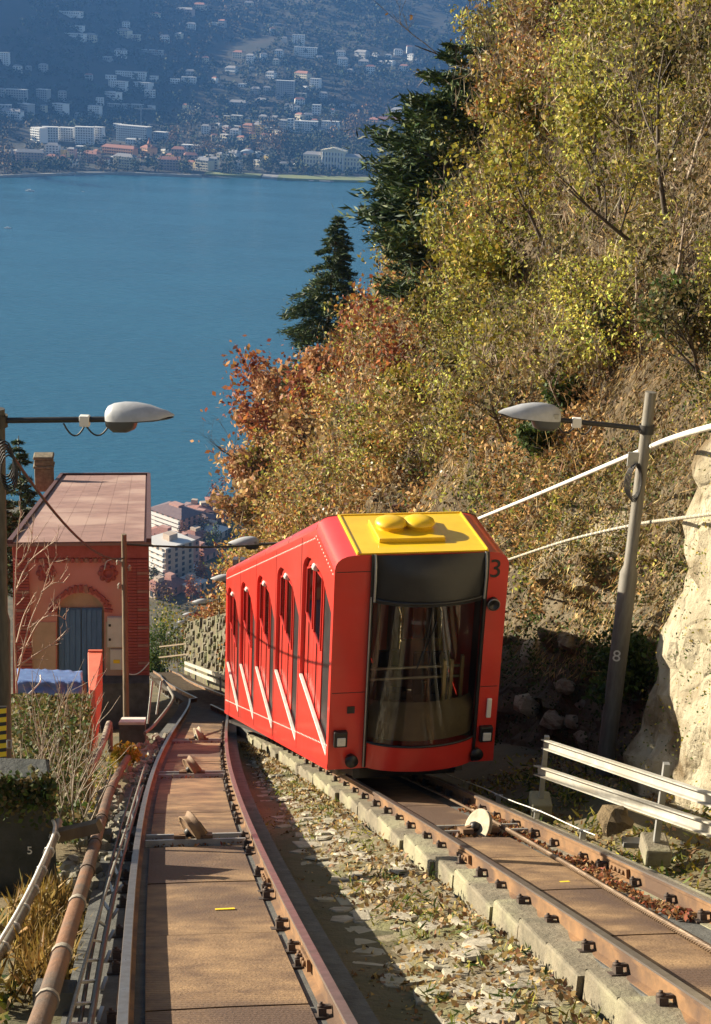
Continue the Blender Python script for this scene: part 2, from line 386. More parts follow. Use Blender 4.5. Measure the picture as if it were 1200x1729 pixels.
ys = [-6 + .8 * i for i in range(90)] + [67 + 4 * i for i in range(30)] + [190 + 15 * i for i in range(40)]
xs = [-500, -350, -240, -160, -110, -70, -45, -30, -22, -17, -14] + [-12 + .5 * i for i in range(42)] + [9.5, 11, 13, 16, 22, 30, 45, 70, 110, 170, 260, 400]
grid('ground', xs, ys, zgnd, mat('bank_earth', (.12, .095, .05), .95, 0, (.075, .07, .03), 1.5, 10, bump=.7, bscale=9, c3=(.16, .12, .06)))

# ------------------------------------------------------------------ the rocky hillside right of the line
OFFY = [-10, 2, 8, 11.5, 13.2, 13.8, 14.6, 17, 19.5, 24, 32, 40, 60, 95]; OFFV = [1.5, 1.5, 1.6, 1.68, 1.70, 1.78, 2.9, 2.7, 1.8, 1.55, 1.6, 1.6, 2.6, 3.0]
def xfoot(y):
    x = Rc(y) + .5 + float(np.interp(y, OFFY, OFFV))
    if y > 86: x += .018 * (y - 86) ** 2
    return x
def kslope(y, h):
    k = float(np.interp(y, [5, 18, 40, 70, 95], [.40, .41, .37, .335, .33]))
    return k
def hill(y, h, disp=True):
    xf = xfoot(y); x = xf
    k = kslope(y, h)
    lowsteep = sstep(24, 15, y)                      # the bare bright crag close to the camera is nearly upright
    hs = lerp(1.2, 4.2, lowsteep)
    x += k * max(0, h - hs) + min(h, hs) * lerp(.18, .07, lowsteep) + (hs * k * .35 if h > hs else h * k * .35) * (1 - lowsteep)
    z = Zp(xf, y) - .45 + h
    if y > 50: x += .30 * max(0, h - 16) * sstep(50, 85, y)
    if disp:
        rec = sstep(16.5, 19.5, y) * sstep(27, 22, y) * sstep(4.2, 2.6, h)
        x += .45 * rec                                # undercut recess beside the car
        f = noise.fractal((x * .35 + 5, y * .3, z * .35), 1., 2., 4)
        bk = noise.noise((y * .9, z * .55, 9.)) ; cl = abs(noise.noise((y * .45 + 3, z * 1.1, 4.)))
        amp = .25 + .55 * sstep(0, 5, h)
        q = lerp(.4, 1., sstep(13.6, 16.5, y)) if h < 6 else 1.
        x += (-f * amp * (.6 + y * .012) - bk * .16 - cl * .35) * q
        # blocky relief of the bare rock
        c = noise.cell((y * 1.4, z * 1.6 + y * .5, 0)); x -= .15 * q * c * sstep(7, 3.5, h); c2 = noise.cell((y * 3.1 + 5, z * 4.2 - y * .8, 3.)); x -= .07 * c2 * sstep(7, 3.5, h)
    return Vector((x, y, z))
YH = [.5 + .16 * i for i in range(188)] + [30.6 + .45 * i for i in range(70)] + [62.5 + 1.1 * i for i in range(55)]
HH = [-.6 + .15 * i for i in range(40)] + [5.4 + .4 * i for i in range(30)] + [17.6 + 1. * i for i in range(12)] + [30 + 2.5 * i for i in range(12)]
HMAX = HH[-1]
M_rock = None
def rockmat():
    m = bpy.data.materials.new('cliff_rock'); m.use_nodes = True; n = m.node_tree.nodes; L = m.node_tree.links
    b = n['Principled BSDF']; b.inputs['Roughness'].default_value = .9
    tc = n.new('ShaderNodeTexCoord')
    def nz(s, d, ro=.6):
        t = n.new('ShaderNodeTexNoise'); t.inputs['Scale'].default_value = s; t.inputs['Detail'].default_value = d; t.inputs['Roughness'].default_value = ro; L.new(tc.outputs['Object'], t.inputs[0]); return t
    def rp(src, p0, c0, p1, c1):
        r = n.new('ShaderNodeValToRGB'); e = r.color_ramp.elements; e[0].position = p0; e[0].color = (*c0, 1); e[1].position = p1; e[1].color = (*c1, 1); L.new(src, r.inputs[0]); return r
    a = rp(nz(2.2, 10).outputs[0], .3, (.30, .25, .16), .7, (.52, .46, .33))
    g = rp(nz(.8, 8).outputs[0], .52, (0, 0, 0), .62, (1, 1, 1))
    mx = n.new('ShaderNodeMix'); mx.data_type = 'RGBA'; L.new(g.outputs[0], mx.inputs[0]); L.new(a.outputs[0], mx.inputs[6]); mx.inputs[7].default_value = (.17, .12, .06, 1)
    # soil and leaf litter take over where the face is less steep or higher up; the same mask paints shade into the recess
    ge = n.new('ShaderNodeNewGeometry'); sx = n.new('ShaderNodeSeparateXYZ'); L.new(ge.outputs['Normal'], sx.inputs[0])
    hz = n.new('ShaderNodeAttribute'); hz.attribute_name = 'soil_shade'
    s2 = rp(nz(3.5, 8).outputs[0], .35, (.055, .04, .02), .65, (.13, .09, .042))  # earth kept dark so its colour carries the shade between shrubs
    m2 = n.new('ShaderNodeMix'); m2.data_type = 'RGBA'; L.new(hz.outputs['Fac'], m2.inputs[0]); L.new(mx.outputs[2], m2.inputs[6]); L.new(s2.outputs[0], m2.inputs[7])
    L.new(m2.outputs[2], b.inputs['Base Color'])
    v = n.new('ShaderNodeTexVoronoi'); v.feature = 'DISTANCE_TO_EDGE'; v.inputs['Scale'].default_value = 1.7
    wv = n.new('ShaderNodeMix'); wv.data_type = 'VECTOR'; wv.inputs[0].default_value = .22; L.new(tc.outputs['Object'], wv.inputs[4]); L.new(nz(1.5, 5).outputs['Color'], wv.inputs[5]); L.new(wv.outputs[1], v.inputs['Vector'])
    cr = rp(v.outputs['Distance'], .0, (0, 0, 0), .05, (1, 1, 1))
    f = nz(9, 12, .7); ad = n.new('ShaderNodeMath'); ad.operation = 'MULTIPLY_ADD'; ad.inputs[1].default_value = .35; L.new(cr.outputs[0], ad.inputs[0]); L.new(f.outputs[0], ad.inputs[2])
    bp = n.new('ShaderNodeBump'); bp.inputs['Strength'].default_value = .85; bp.inputs['Distance'].default_value = .10; L.new(ad.outputs[0], bp.inputs['Height']); L.new(bp.outputs[0], b.inputs['Normal'])
    MATS['cliff_rock'] = m; return m
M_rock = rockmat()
hp = [[hill(y, h) for h in HH] for y in YH]
b = MB(); nH = len(HH)
vs = [p for r_ in hp for p in r_]
b.add(vs, [(i * nH + j, (i + 1) * nH + j, (i + 1) * nH + j + 1, i * nH + j + 1) for i in range(len(YH) - 1) for j in range(nH - 1) if j > 36 or i > 200], 0, True)
b.add(vs, [(i * nH + j, (i + 1) * nH + j, (i + 1) * nH + j + 1, i * nH + j + 1) for i in range(201) for j in range(37)], 0, False)
# the top runs back as a slope so the hill is solid when seen from the side
top = [r_[-1] for r_ in hp]; back = [p + Vector((60, 8, 14)) for p in top]
b.loft([top, back], 0, True)
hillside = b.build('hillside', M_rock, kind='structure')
sa = hillside.data.attributes.new('soil_shade', 'FLOAT', 'POINT')
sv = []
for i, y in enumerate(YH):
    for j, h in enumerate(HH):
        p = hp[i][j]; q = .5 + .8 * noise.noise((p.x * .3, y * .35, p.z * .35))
        lim = lerp(lerp(5.5, 3.2, sstep(13.5, 17, y)), 1.6, sstep(17, 34, y)); sv.append(max(max(0., min(1., sstep(lim - .8, lim + 1.4, h + q * 1.2 - .6))), sstep(14.4, 15.4, y) * sstep(32, 24, y) * sstep(4.4, 3.4, h) * min(1, max(0, .55 + q * .6))))  # second term darkens the recess: shade put into the colour
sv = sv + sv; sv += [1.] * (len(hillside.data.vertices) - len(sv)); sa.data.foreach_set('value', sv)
hpN = np.array([[tuple(p) for p in r_] for r_ in hp])
def hillhit(px, py, d0=6., d1=150.):
    """where the line of sight through a photograph pixel meets the hillside"""
    d = ray(px, py); t = d0
    while t < d1:
        P = d * t; i = int(np.searchsorted(YH, P.y))
        if 0 < i < len(YH):
            zr = hpN[i, :, 2]; j = int(np.searchsorted(zr, P.z))
            if 0 < j < nH:
                if P.x >= hpN[i, j, 0]: return P
        t += .12 + t * .002
    return None
def hillnormal(y, h):
    return Vector((-1, -.12, kslope(y, h))).normalized()

# ================================================================== TRACK
RH = .14                                              # rail height, rail foot lies RH below the plane of the rail heads
def railprof(c, t):
    s = Vector((t.y, -t.x, 0)).normalized(); n = t.cross(s) * -1 if t.cross(s).z < 0 else t.cross(s); n.normalize()
    q = [(-.024, 0), (.024, 0), (.027, -.010), (.027, -.030), (.008, -.040), (.008, -.118), (.045, -.130), (.045, -.14), (-.045, -.14), (-.045, -.130), (-.008, -.118), (-.008, -.040), (-.027, -.030), (-.027, -.010)]
    return [c + s * a + n * z for a, z in q]
def rail(fn, off, y0, y1, parent, step=.6, name='rail'):
    n = int((y1 - y0) / step) + 1; yy = np.linspace(y0, y1, n); pts = [tp(fn, y, off) for y in yy]
    secs = []
    for i in range(n):
        t = (pts[min(i + 1, n - 1)] - pts[max(i - 1, 0)]).normalized(); secs.append(railprof(pts[i], t))
    b = MB(); k = 14
    vs = [p for s in secs for p in s]
    for i in range(n - 1):
        for j in range(k):
            b.add([vs[i * k + j], vs[i * k + (j + 1) % k], vs[(i + 1) * k + (j + 1) % k], vs[(i + 1) * k + j]], [(0, 1, 2, 3)], 1 if j in (0, 1, 13) else 0, j in (3, 4, 5))
    b.add(secs[0], [tuple(range(k))]); b.add(secs[-1], [tuple(range(k - 1, -1, -1))])
    return b.build(name, [M_rust, M_railtop], parent)
def frame_at(fn, y, off, dz):
    t2 = tan2(fn, y); c = tp(fn, y, off, dz); t = (tp(fn, y + .1, off, dz) - tp(fn, y - .1, off, dz)).normalized()
    s = Vector((t2.y, -t2.x, 0)); n = s.cross(t); n.normalize(); s = t.cross(n)
    return c, s, t, n
trackL = thing('railway_track', 'curving track with rusty panels between its rails, left of the grassy strip', 'track', tp(Lc, 6, 0, -.2))
trackR = thing('railway_track', 'straight track with a steel rope, running under the red railcar', 'track', tp(Rc, 9, 0, -.2))
rail(Lc, -.5, 2.5, 74, trackL); rail(Lc, .5, 2.5, 33.5, trackL)
rail(Rc, -.5, 2.5, 33.5, trackR); rail(Rc, .5, 2.5, 74, trackR)

# slabs that carry the rails
def slab(name, fn, o0, o1, y0, y1, zt, zb, m, step=.8, kind=None, parent=None):
    n = int((y1 - y0) / step) + 1; secs = []
    for y in np.linspace(y0, y1, n):
        secs.append([tp(fn, y, o0, zb), tp(fn, y, o0, zt), tp(fn, y, o1, zt), tp(fn, y, o1, zb)])
    b = MB(); b.loft(secs, 0, False); return b.build(name, m, parent, kind=kind)
slab('track_bed', Lc, -.80, .70, 1.5, 74, -.145, -.75, M_concd, parent=trackL)
slab('track_bed', Rc, -.56, .86, 1.5, 33, -.150, -.75, M_concd, parent=trackR)
# clip: a short bent iron lug with a bolt, on the outside and inside of each rail
def clip_mesh(side):
    b = MB()
    b.box((side * .085, 0, .006), (.10, .10, .014)); b.box((side * .075, 0, .035), (.05, .07, .05)); b.box((side * .045, 0, .062), (.055, .055, .02))
    b.lathe([(0, .0), (.026, 0), (.026, .02), (0, .02)], 6, (side * .080, 0, .058)); b.lathe([(0, 0), (.012, 0), (.012, .016), (0, .016)], 6, (side * .080, 0, .076))
    return b
clipM = {}
for s_ in (-1, 1):
    o_ = clip_mesh(s_).build('rail_clip', M_clip); clipM[s_] = o_.data; bpy.data.objects.remove(o_)
def clips(fn, off, side, ys, parent):
    for y in ys:
        y += random.uniform(-.09, .09)
        c, s, t, n = frame_at(fn, y, off, -RH - .001)
        o = bpy.data.objects.new('rail_clip', clipM[side]); col.objects.link(o); o.parent = parent
        o.matrix_local = INV[parent.name] @ basis(s, t, n, c) @ Matrix.Rotation(random.uniform(-.06, .06), 4, 'Z') @ Matrix.Scale(random.uniform(.78, .95), 4); INV[o.name] = INV[parent.name]
yl = [4.4 + .62 * i + (.26 if i % 3 == 0 else 0) for i in range(40)]
clips(Lc, .5, -1, yl[:38], trackL); clips(Lc, -.5, -1, yl[:34], trackL)
yr = [5.2 + .60 * i for i in range(34)]
clips(Rc, -.5, -1, yr[:30], trackR); clips(Rc, .5, -1, yr[:24], trackR)
# rusty cover panels lie between the rails, broken where a crossbeam carries a sheave
def panels(fn, o0, o1, ys, parent, seed):
    rr = random.Random(seed)
    for ya, yb in zip(ys[:-1], ys[1:]):
        ya += .014; yb -= .014
        b = MB(); zt = -.130 + rr.uniform(-.006, .006); n = 5; secs = []
        for y in np.linspace(ya, yb, n):
            secs.append([tp(fn, y, o0, zt - .05), tp(fn, y, o0, zt), tp(fn, y, (o0 + o1) / 2, zt + .004), tp(fn, y, o1, zt), tp(fn, y, o1, zt - .05)])
        b.loft(secs, 0, False); b.add(secs[0], [(0, 1, 2, 3, 4)]); b.add(secs[-1], [(4, 3, 2, 1, 0)])
        b.build('bed_panel', M_panel, parent)
bL = [11.0, 16.6, 22.3]; bR = [11.5]
pl = [2.6, 4.1, 5.75, 7.35, 9.05, 10.72]; panels(Lc, -.40, .40, pl, trackL, 1)
panels(Lc, -.40, .40, [11.32, 12.9, 14.6, 16.35], trackL, 2); panels(Lc, -.40, .40, [16.85, 18.6, 20.3, 22.1], trackL, 3); panels(Lc, -.40, .40, [22.6, 24.4, 26.2, 28], trackL, 4)
panels(Rc, -.44, .20, [4.4, 5.9, 7.3, 8.72, 10.1, 11.2], trackR, 5); panels(Rc, -.44, .20, [11.85, 13.4, 15, 16.6], trackR, 6)
# small yellow paint dashes on the panels
for fn, y, o_, p_ in ((Lc, 8.05, .12, trackL), (Rc, 9.0, -.05, trackR)):
    b = MB(); c, s, t, n = frame_at(fn, y, o_, -.1235); b.obox(c, s * .065, t * .022, n * .002); b.build('paint_dash', M_syel, p_)
# channel crossbeams
def crossbeam(fn, y, o0, o1, parent, dark=False):
    b = MB()
    for dy in (-.16, .16):
        c0, s, t, n = frame_at(fn, y + dy, o0, -.12); c1 = tp(fn, y + dy, o1, -.12)
        b.bar(c0, c1, .014, .07, n); b.bar(c0 + n * .03 + t * .025, c1 + n * .03 + t * .025, .05, .010, n); b.bar(c0 - n * .03 + t * .025, c1 - n * .03 + t * .025, .05, .010, n)
    b.build('crossbeam', M_steel if not dark else M_rust, parent)
for y in bL: crossbeam(Lc, y, -.44, .44, trackL)
for y in bR: crossbeam(Rc, y, -.44, .44, trackR)
# fishplates at rail joints
for fn, off, y, p_ in ((Rc, -.5, 10.0, trackR), (Rc, .5, 9.2, trackR), (Lc, .5, 8.9, trackL), (Lc, .5, 6.5, trackL)):
    b = MB()
    for sd_ in (-1, 1):
        c, s, t, n = frame_at(fn, y, off, -.08); b.obox(c + s * .026 * sd_, s * .012, t * .19, n * .032)
        for k in (-.13, -.05, .05, .13): b.lathe([(0, 0), (.017, 0), (.017, .02), (0, .02)], 6, c + s * .038 * sd_ + t * k, s * sd_)
    b.build('fishplate', M_rust, p_)
# stepped concrete blocks carry the left rail of the right track
rr = random.Random(3)
for i in range(34):
    ya = 4.2 + .60 * i; yb = ya + .585; up_ = rr.uniform(-.012, .012)
    w0 = -.50 - .23 + rr.uniform(-.03, .03)
    b = MB(); tl = .028
    P = lambda y, o, z: tp(Rc, y, o, z)
    a_ = [P(ya, w0, -.62), P(ya, w0, -.142 + up_ - tl), P(ya, -.44, -.142 + up_ - tl), P(ya, -.44, -.62)]
    c_ = [P(yb, w0, -.62), P(yb, w0, -.142 + up_ + tl), P(yb, -.44, -.142 + up_ + tl), P(yb, -.44, -.62)]
    b.loft([a_, c_], 0, False); b.add(a_, [(3, 2, 1, 0)]); b.add(c_, [(0, 1, 2, 3)])
    b.build('concrete_block', M_conc, trackR, bevel=.018)
for i in range(56):
    y = 33.6 + .68 * i
    b = MB(); c, s, t, n = frame_at(Rc, y, rr.uniform(-.03, .03), -.17); b.obox(c, s * .92, t * .12, n * .05); b.build('sleeper', M_wood, trackR)
# low kerb of concrete under the right rail
slab('track_bed_kerb', Rc, .40, .84, 3, 30, -.143, -.6, M_conc, parent=trackR)

# sheaves that carry the haul rope
def sheave(fn, y, off, lean, label, m, rad=.20, yaw=.0, dz=0., tk=1., sink=.25):
    c, s, t, n = frame_at(fn, y, off, -.05 + dz)
    th = thing('rope_sheave', label, 'pulley', c, group='rope sheaves between the rails')
    ax = (s * math.cos(lean) + n * math.sin(lean)).normalized(); ax = (ax + t * yaw).normalized()
    c2 = c + n * rad * sink
    b = MB(); r = rad
    b.lathe([(.03, -.05 * tk), (r * .55, -.035 * tk), (r * .9, -.04 * tk), (r, -.05 * tk), (r, -.042 * tk), (r * .86, -.01 * tk), (r * .86, .01 * tk), (r, .042 * tk), (r, .05 * tk), (r * .9, .04 * tk), (r * .55, .035 * tk), (.03, .05 * tk)], 28, c2, ax)
    b.build('wheel', m, th)
    b = MB(); b.lathe([(0, -.085), (.03, -.085), (.045, -.05), (.045, .05), (.03, .085), (0, .085)], 12, c2, ax); b.build('hub', M_dark, th)
    b = MB()
    for q in (-1, 1): b.obox(c + s * .12 * q - n * .02, s * .05, t * .12, n * .02); b.bar(c + s * .12 * q, c2 + ax * .07 * q, .03, .02)
    b.build('bracket', m if m is M_rust else M_rust, th)
    return th
M_sheave = mat('sheave_rust', (.19, .115, .065), .75, .1, (.27, .18, .105), 8, bump=.2)
M_sheavep = mat('sheave_pale', (.42, .36, .25), .7, .1, (.27, .22, .15), 9, bump=.2)
sheave(Lc, 11.0, -.02, .55, 'rusty grooved sheave on the nearest crossbeam of the left track', M_sheave, .165, .25)
sheave(Lc, 16.6, .0, .55, 'rusty grooved sheave on the second crossbeam of the left track', M_sheave, .16, .25)
sheave(Lc, 22.3, .02, .3, 'small pale sheave farthest down the left track', M_sheavep, .16, .2)
sheave(Rc, 11.35, -.04, -.42, 'pale round sheave leaning beside the steel rope of the right track', M_sheavep, .175, .42, .0, .35, -.02)
# the haul rope: strands twisted round a core
def ropeo(y): return lerp(.08, .28, sstep(6, 16, y))
def rope():
    th = thing('haul_rope', 'twisted rusty steel rope lying along the right track', 'rope', tp(Rc, 9, .22, -.05))
    ys = np.linspace(2.8, 16.4, 150); path = [tp(Rc, y, ropeo(y), -.075 + .02 * math.cos((y - 11.5) * .5)) for y in ys]
    b = MB(); b.tube(path, .014, 6); b.build('core', M_rope, th)
    for k in range(6):
        pts = []
        yy = np.linspace(2.8, 12.5, 620)
        for i, y in enumerate(yy):
            c = tp(Rc, y, ropeo(y), -.075 + .02 * math.cos((y - 11.5) * .5)); a = 2 * math.pi * (k / 6 + (y * 5.2))
            pts.append(c + Vector((1, .18, 0)) * .0145 * math.cos(a) + PN * .0145 * math.sin(a))
        b = MB(); b.tube(pts, .0085, 4, caps=False); b.build('strand', M_rope, th)
rope()
# thin point-heating/earth cable beside the right-hand rail
b = MB(); yy = np.linspace(10.6, 17, 18); b.tube([tp(Rc, y, .80, -.03 - .008 * math.sin(y * 3)) for y in yy], .006, 5)
oc = b.build('earth_cable', M_cablew); tag(oc, 'thin pale cable clipped along the outside of the right-hand rail', 'cable')
for y in (10.9, 12.2, 13.5, 14.8):
    b = MB(); c = tp(Rc, y, .80, -.08); b.box(c, (.05, .04, .08)); b.box(c + Vector((0, 0, .045)), (.09, .025, .014)); b.build('cable_clip', M_steel, oc)

# the grassy strip of old stone slabs between the tracks
def zstrip(f, y):
    a = tp(Lc, y, .78, 0); bq = tp(Rc, y, -.80, 0); p = a.lerp(bq, f); return p
def strip_z(p, y): return Zp(p.x, p.y) - .45 + .16 * sstep(.0, 1.0, (p.x - Lc(y) - .7) / max(.4, Rc(y) - Lc(y) - 1.4)) + .03 * noise.noise((p.x * 4, p.y * 4, 5.)) + .02 * noise.noise((p.x * 11, p.y * 11, 8.))
b = MB(); secs = []
for y in [2 + .10 * i for i in range(180)] + [20 + .3 * i for i in range(34)]:
    row = []
    for f in np.linspace(-.03, 1.03, 26):
        p = zstrip(f, y); row.append(Vector((p.x, p.y, strip_z(p, y))))
    secs.append(row)
b.loft(secs, 0, True); strip = b.build('verge', mat('verge_soil', (.25, .205, .135), .95, 0, (.15, .12, .075), 5, 10, bump=.8, bscale=20, c3=(.17, .165, .07)), kind='structure')
rr = random.Random(8)
def flagstone(c, ru, rv, h, s, t, n):
    k = rr.randint(5, 7); ph = rr.random() * 6; pts = []
    for i in range(k):
        a = ph + 2 * math.pi * (i + rr.uniform(-.22, .22)) / k; pts.append(c + s * ru * math.cos(a) * rr.uniform(.8, 1.1) + t * rv * math.sin(a) * rr.uniform(.8, 1.1) + n * rr.uniform(-.008, .008))
    b = MB(); topc = [c.lerp(p, .9) + n * h for p in pts]
    b.add(pts + topc, [(i, (i + 1) % k, k + (i + 1) % k, k + i) for i in range(k)] + [tuple(range(k, 2 * k))]); return b
for r_ in range(52):
    for q in range(5):
        if rr.random() < .24: continue
        y = 3.7 + r_ * .30 * (1 + r_ * .003) + rr.uniform(-.07, .07); f = .14 + (q + rr.uniform(.2, .8)) * .168
        if q > 2 and rr.random() < .35: continue
        p = zstrip(f, y); c, s, t, n = frame_at(Rc, y, 0, 0); c = Vector((p.x, p.y, strip_z(p, y) - .002)); wdt = (tp(Rc, y, -.8) - tp(Lc, y, .78)).length
        flagstone(c, wdt * .098 * rr.uniform(.75, 1.25), rr.uniform(.11, .19), rr.uniform(.014, .026), s, t, (n + s * rr.uniform(-.03, .03) + t * rr.uniform(-.03, .03)).normalized()).build('flagstone', M_stone, strip)
# straight edging stones along the right of the left track's slab
for i in range(30):
    ya = 4 + .56 * i + rr.uniform(-.1, .1)
    if rr.random() < .25: continue
    b = MB(); c, s, t, n = frame_at(Lc, ya + .3, 1.18 + rr.uniform(-.07, .07), -.43); t = (t + s * rr.uniform(-.12, .12)).normalized(); s = t.cross(n); b.obox(c, s * rr.uniform(.06, .12), t * rr.uniform(.14, .26), (n + s * rr.uniform(-.1, .1) + t * rr.uniform(-.08, .08)) * rr.uniform(.02, .045)); b.build('edging_stone', M_stone, strip, bevel=.012)

# fallen leaves and grass: too many to count
def litter(name, pts, N, size, pal, jit=.3, up_=.004):
    C = np.array(pts); return leaves(name, C + np.array([0, 0, up_]), rng.uniform(size[0], size[1], len(C)), tints(len(C), pal, None, jit), DRY, None, .6, (0, .35, 1), .55, kind='stuff')
pts = []
while len(pts) < 7800:
    y = 3.4 + (random.random() ** 1.6) * 22; f = random.random(); p = zstrip(f, y)
    dn = noise.noise((p.x * 1.5, p.y * 1.1, 3.)) + .35 * (f > .45)
    if random.random() < .22 + dn * 1.1: pts.append((p.x, p.y, strip_z(p, y) + random.random() * .03 + (.05 if f > .85 else 0)))
litter('leaf_litter', pts, 0, (.03, .065), BROWN + STRAW + STRAW + [(.34, .25, .11), (.46, .36, .18), (.40, .30, .13)])
pts = []
for i in range(7000):
    y = 3.8 + random.random() ** 1.4 * 9.5; o_ = random.choice((random.uniform(.22, .46), random.uniform(.27, .40)))
    if noise.noise((y * 1.3, o_ * 3, 0)) > -.05 or abs(y - 11.5) < .35: p = tp(Rc, y, o_, -.135); pts.append(tuple(p + Vector((0, 0, random.random() * .03))))
for i in range(900):
    y = 11.5 + random.uniform(-.34, .3); p = tp(Rc, y, random.uniform(-.42, .4), -.145); pts.append(tuple(p + Vector((0, 0, random.random() * .04))))
for i in range(700):
    yb = random.choice(bL); p = tp(Lc, yb + random.uniform(-.24, .24), random.uniform(-.42, .42), -.148); pts.append(tuple(p + Vector((0, 0, random.random() * .03))))
litter('leaf_litter', pts, 0, (.028, .06), RUST + BROWN + [(.30, .20, .09)])
def blades(name, base, N, h, pal, lean=.5, width=.10):
    C = np.array(base); hs = rng.uniform(h[0], h[1], len(C)); ax = rng.normal(size=(len(C), 3)) * lean; ax[:, 2] = 1
    ax /= np.linalg.norm(ax, axis=1)[:, None]
    return leaves(name, C + ax * (hs * .5)[:, None], hs, tints(len(C), pal), LEAF, None, width, None, 1., ax, 'stuff', curl=0)

# ================================================================== THE RED RAILCAR
CE = Vector((-.1952, .9808, 0)); CR = Vector((.9808, .1952, 0)); CZ = Vector((0, 0, 1))
c0 = gnd(552, 1300, .25)
CM = Matrix((CR, CE, CZ)).transposed()
car = thing('funicular_car', 'red railcar with yellow roof panel and curved dark front window', 'railcar', c0, CM)
V = lambda r, s, z: Vector((r, s, z))
GR = .4615; CW = 1.92; CL = 11.4
zside = lambda s: 2.40 - GR * max(0, s - 1.25)
zbot = lambda s: -GR * s
def carz(px, py, z):
    d = ray(px, py); t = (c0.z + z) / d.z; P = d * t - c0; return P.dot(CR), P.dot(CE)
def B(mb, name, m, parent=None, **k): return mb.build(name, m, parent or car, world=False, **k)
BU = [0, .68, 1.45, 1.72, 1.92, 2.01, 2.04]; BZ = [1.74, 1.92, 1.80, 1.72, 1.60, 1.50, 1.36]
ztop = lambda u: float(np.interp(u, BU, BZ))
bays = [(.12 + 2.235 * k, .12 - 1.032 * k) for k in range(5)]
def bayloop(s0, z0, inset=0.):
    pts = [(s0 + inset, z0 + inset)] + [(s0 + u, z0 + z - inset) for u, z in zip(BU, BZ)] + [(s0 + 2.04 - inset, z0 + inset)]
    pts[1] = (s0 + inset, pts[1][1]); pts[-2] = (s0 + 2.04 - inset, pts[-2][1]); return pts
side_out = [(0, 0), (0, zside(0)), (1.25, zside(1.25)), (CL, zside(CL)), (CL, zbot(CL))]
for r_, nm in ((0., 'side_wall'), (CW, 'side_wall')):
    b = MB(); b.poly([V(r_, s, z) for s, z in side_out], [[V(r_, s, z) for s, z in bayloop(*q)] for q in bays])
    dr = .065 if r_ == 0 else -.065
    for q in bays:
        lp = bayloop(*q); n = len(lp)
        b.add([V(r_, s, z) for s, z in lp] + [V(r_ + dr, s, z) for s, z in lp], [(i, (i + 1) % n, n + (i + 1) % n, n + i) for i in range(n)])
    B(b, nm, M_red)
    # thin raised belt along the skirt
    for z0 in (.42,):
        b = MB(); rr_ = r_ - .006 * (1 if dr > 0 else -1)
        b.add([V(rr_, 0, .02), V(rr_, CL, zbot(CL) + .02), V(rr_, CL, zbot(CL) + .07), V(rr_, 0, .07)], [(0, 1, 2, 3)]); B(b, 'skirt_edge', M_redd)
for k, (s0, z0) in enumerate(bays):
    for r_, sg in ((.055, 1), (CW - .055, -1)):
        def panel(u0, u1, zlo, topoff, rr, th_, name, m, nseg=5, par=None):
            us = np.linspace(u0, u1, nseg); ol = [V(rr, s0 + u, z0 + ztop(u) - topoff) for u in us]
            ol = [V(rr, s0 + u0, z0 + zlo)] + ol + [V(rr, s0 + u1, z0 + zlo)]
            b = MB(); b.prism(ol, V(sg * th_, 0, 0)); return B(b, name, m, par)
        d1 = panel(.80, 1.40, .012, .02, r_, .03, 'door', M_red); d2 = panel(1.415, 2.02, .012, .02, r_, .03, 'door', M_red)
        panel(.03, .785, .012, .03, r_ + sg * .012, .02, 'sidelight', M_black)
        for dd, u0, u1 in ((d1, .86, 1.34), (d2, 1.47, 1.93)):
            panel(u0, u1, .90, .10, r_ - sg * .006, .008, 'door_window', M_black if False else M_glassd, 4, dd)
            b = MB(); t = .022
            for (ua, za, ub, zb_) in ((u0 - t, .90, u1 + t, .90), (u0, .90, u0, ztop(u0) - .10), (u1, .90, u1, ztop(u1) - .10), (u0, ztop(u0) - .10, u1, ztop(u1) - .10)):
                b.bar(V(r_ - sg * .008, s0 + ua, z0 + za), V(r_ - sg * .008, s0 + ub, z0 + zb_), .022, .022, V(1, 0, 0))
            B(b, 'window_frame', M_redd, dd)
            b = MB(); b.bar(V(r_ - sg * .012, s0 + (u0 + u1) / 2 - .32 * (1 if dd is d1 else -1) * .0 + (.45 if False else 0), z0 + .02), V(r_ - sg * .012, s0 + (u0 + u1) / 2, z0 + .88), .012, .012, V(1, 0, 0)); B(b, 'door_seam', M_black, dd)
        # pale sill that catches the sun
        b = MB(); ra, rb = (-.004, .032) if sg > 0 else (CW - .032, CW + .004)
        b.box(V((ra + rb) / 2, s0 + 1.02, z0 + .006), (abs(rb - ra), 2.03, .03)); B(b, 'door_sill', M_pale)
        b = MB(); rc = .03 if sg > 0 else CW - .03
        b.lathe([(.0, -.05), (.035, -.05), (.05, 0), (.035, .05), (0, .05)], 10, V(rc - sg * .01, s0 + 1.22, z0 + ztop(1.22) - .05), V(0, 1, 0)); B(b, 'arch_glint', M_pale)  # small pale knob added as the highlight on the bay's arched top
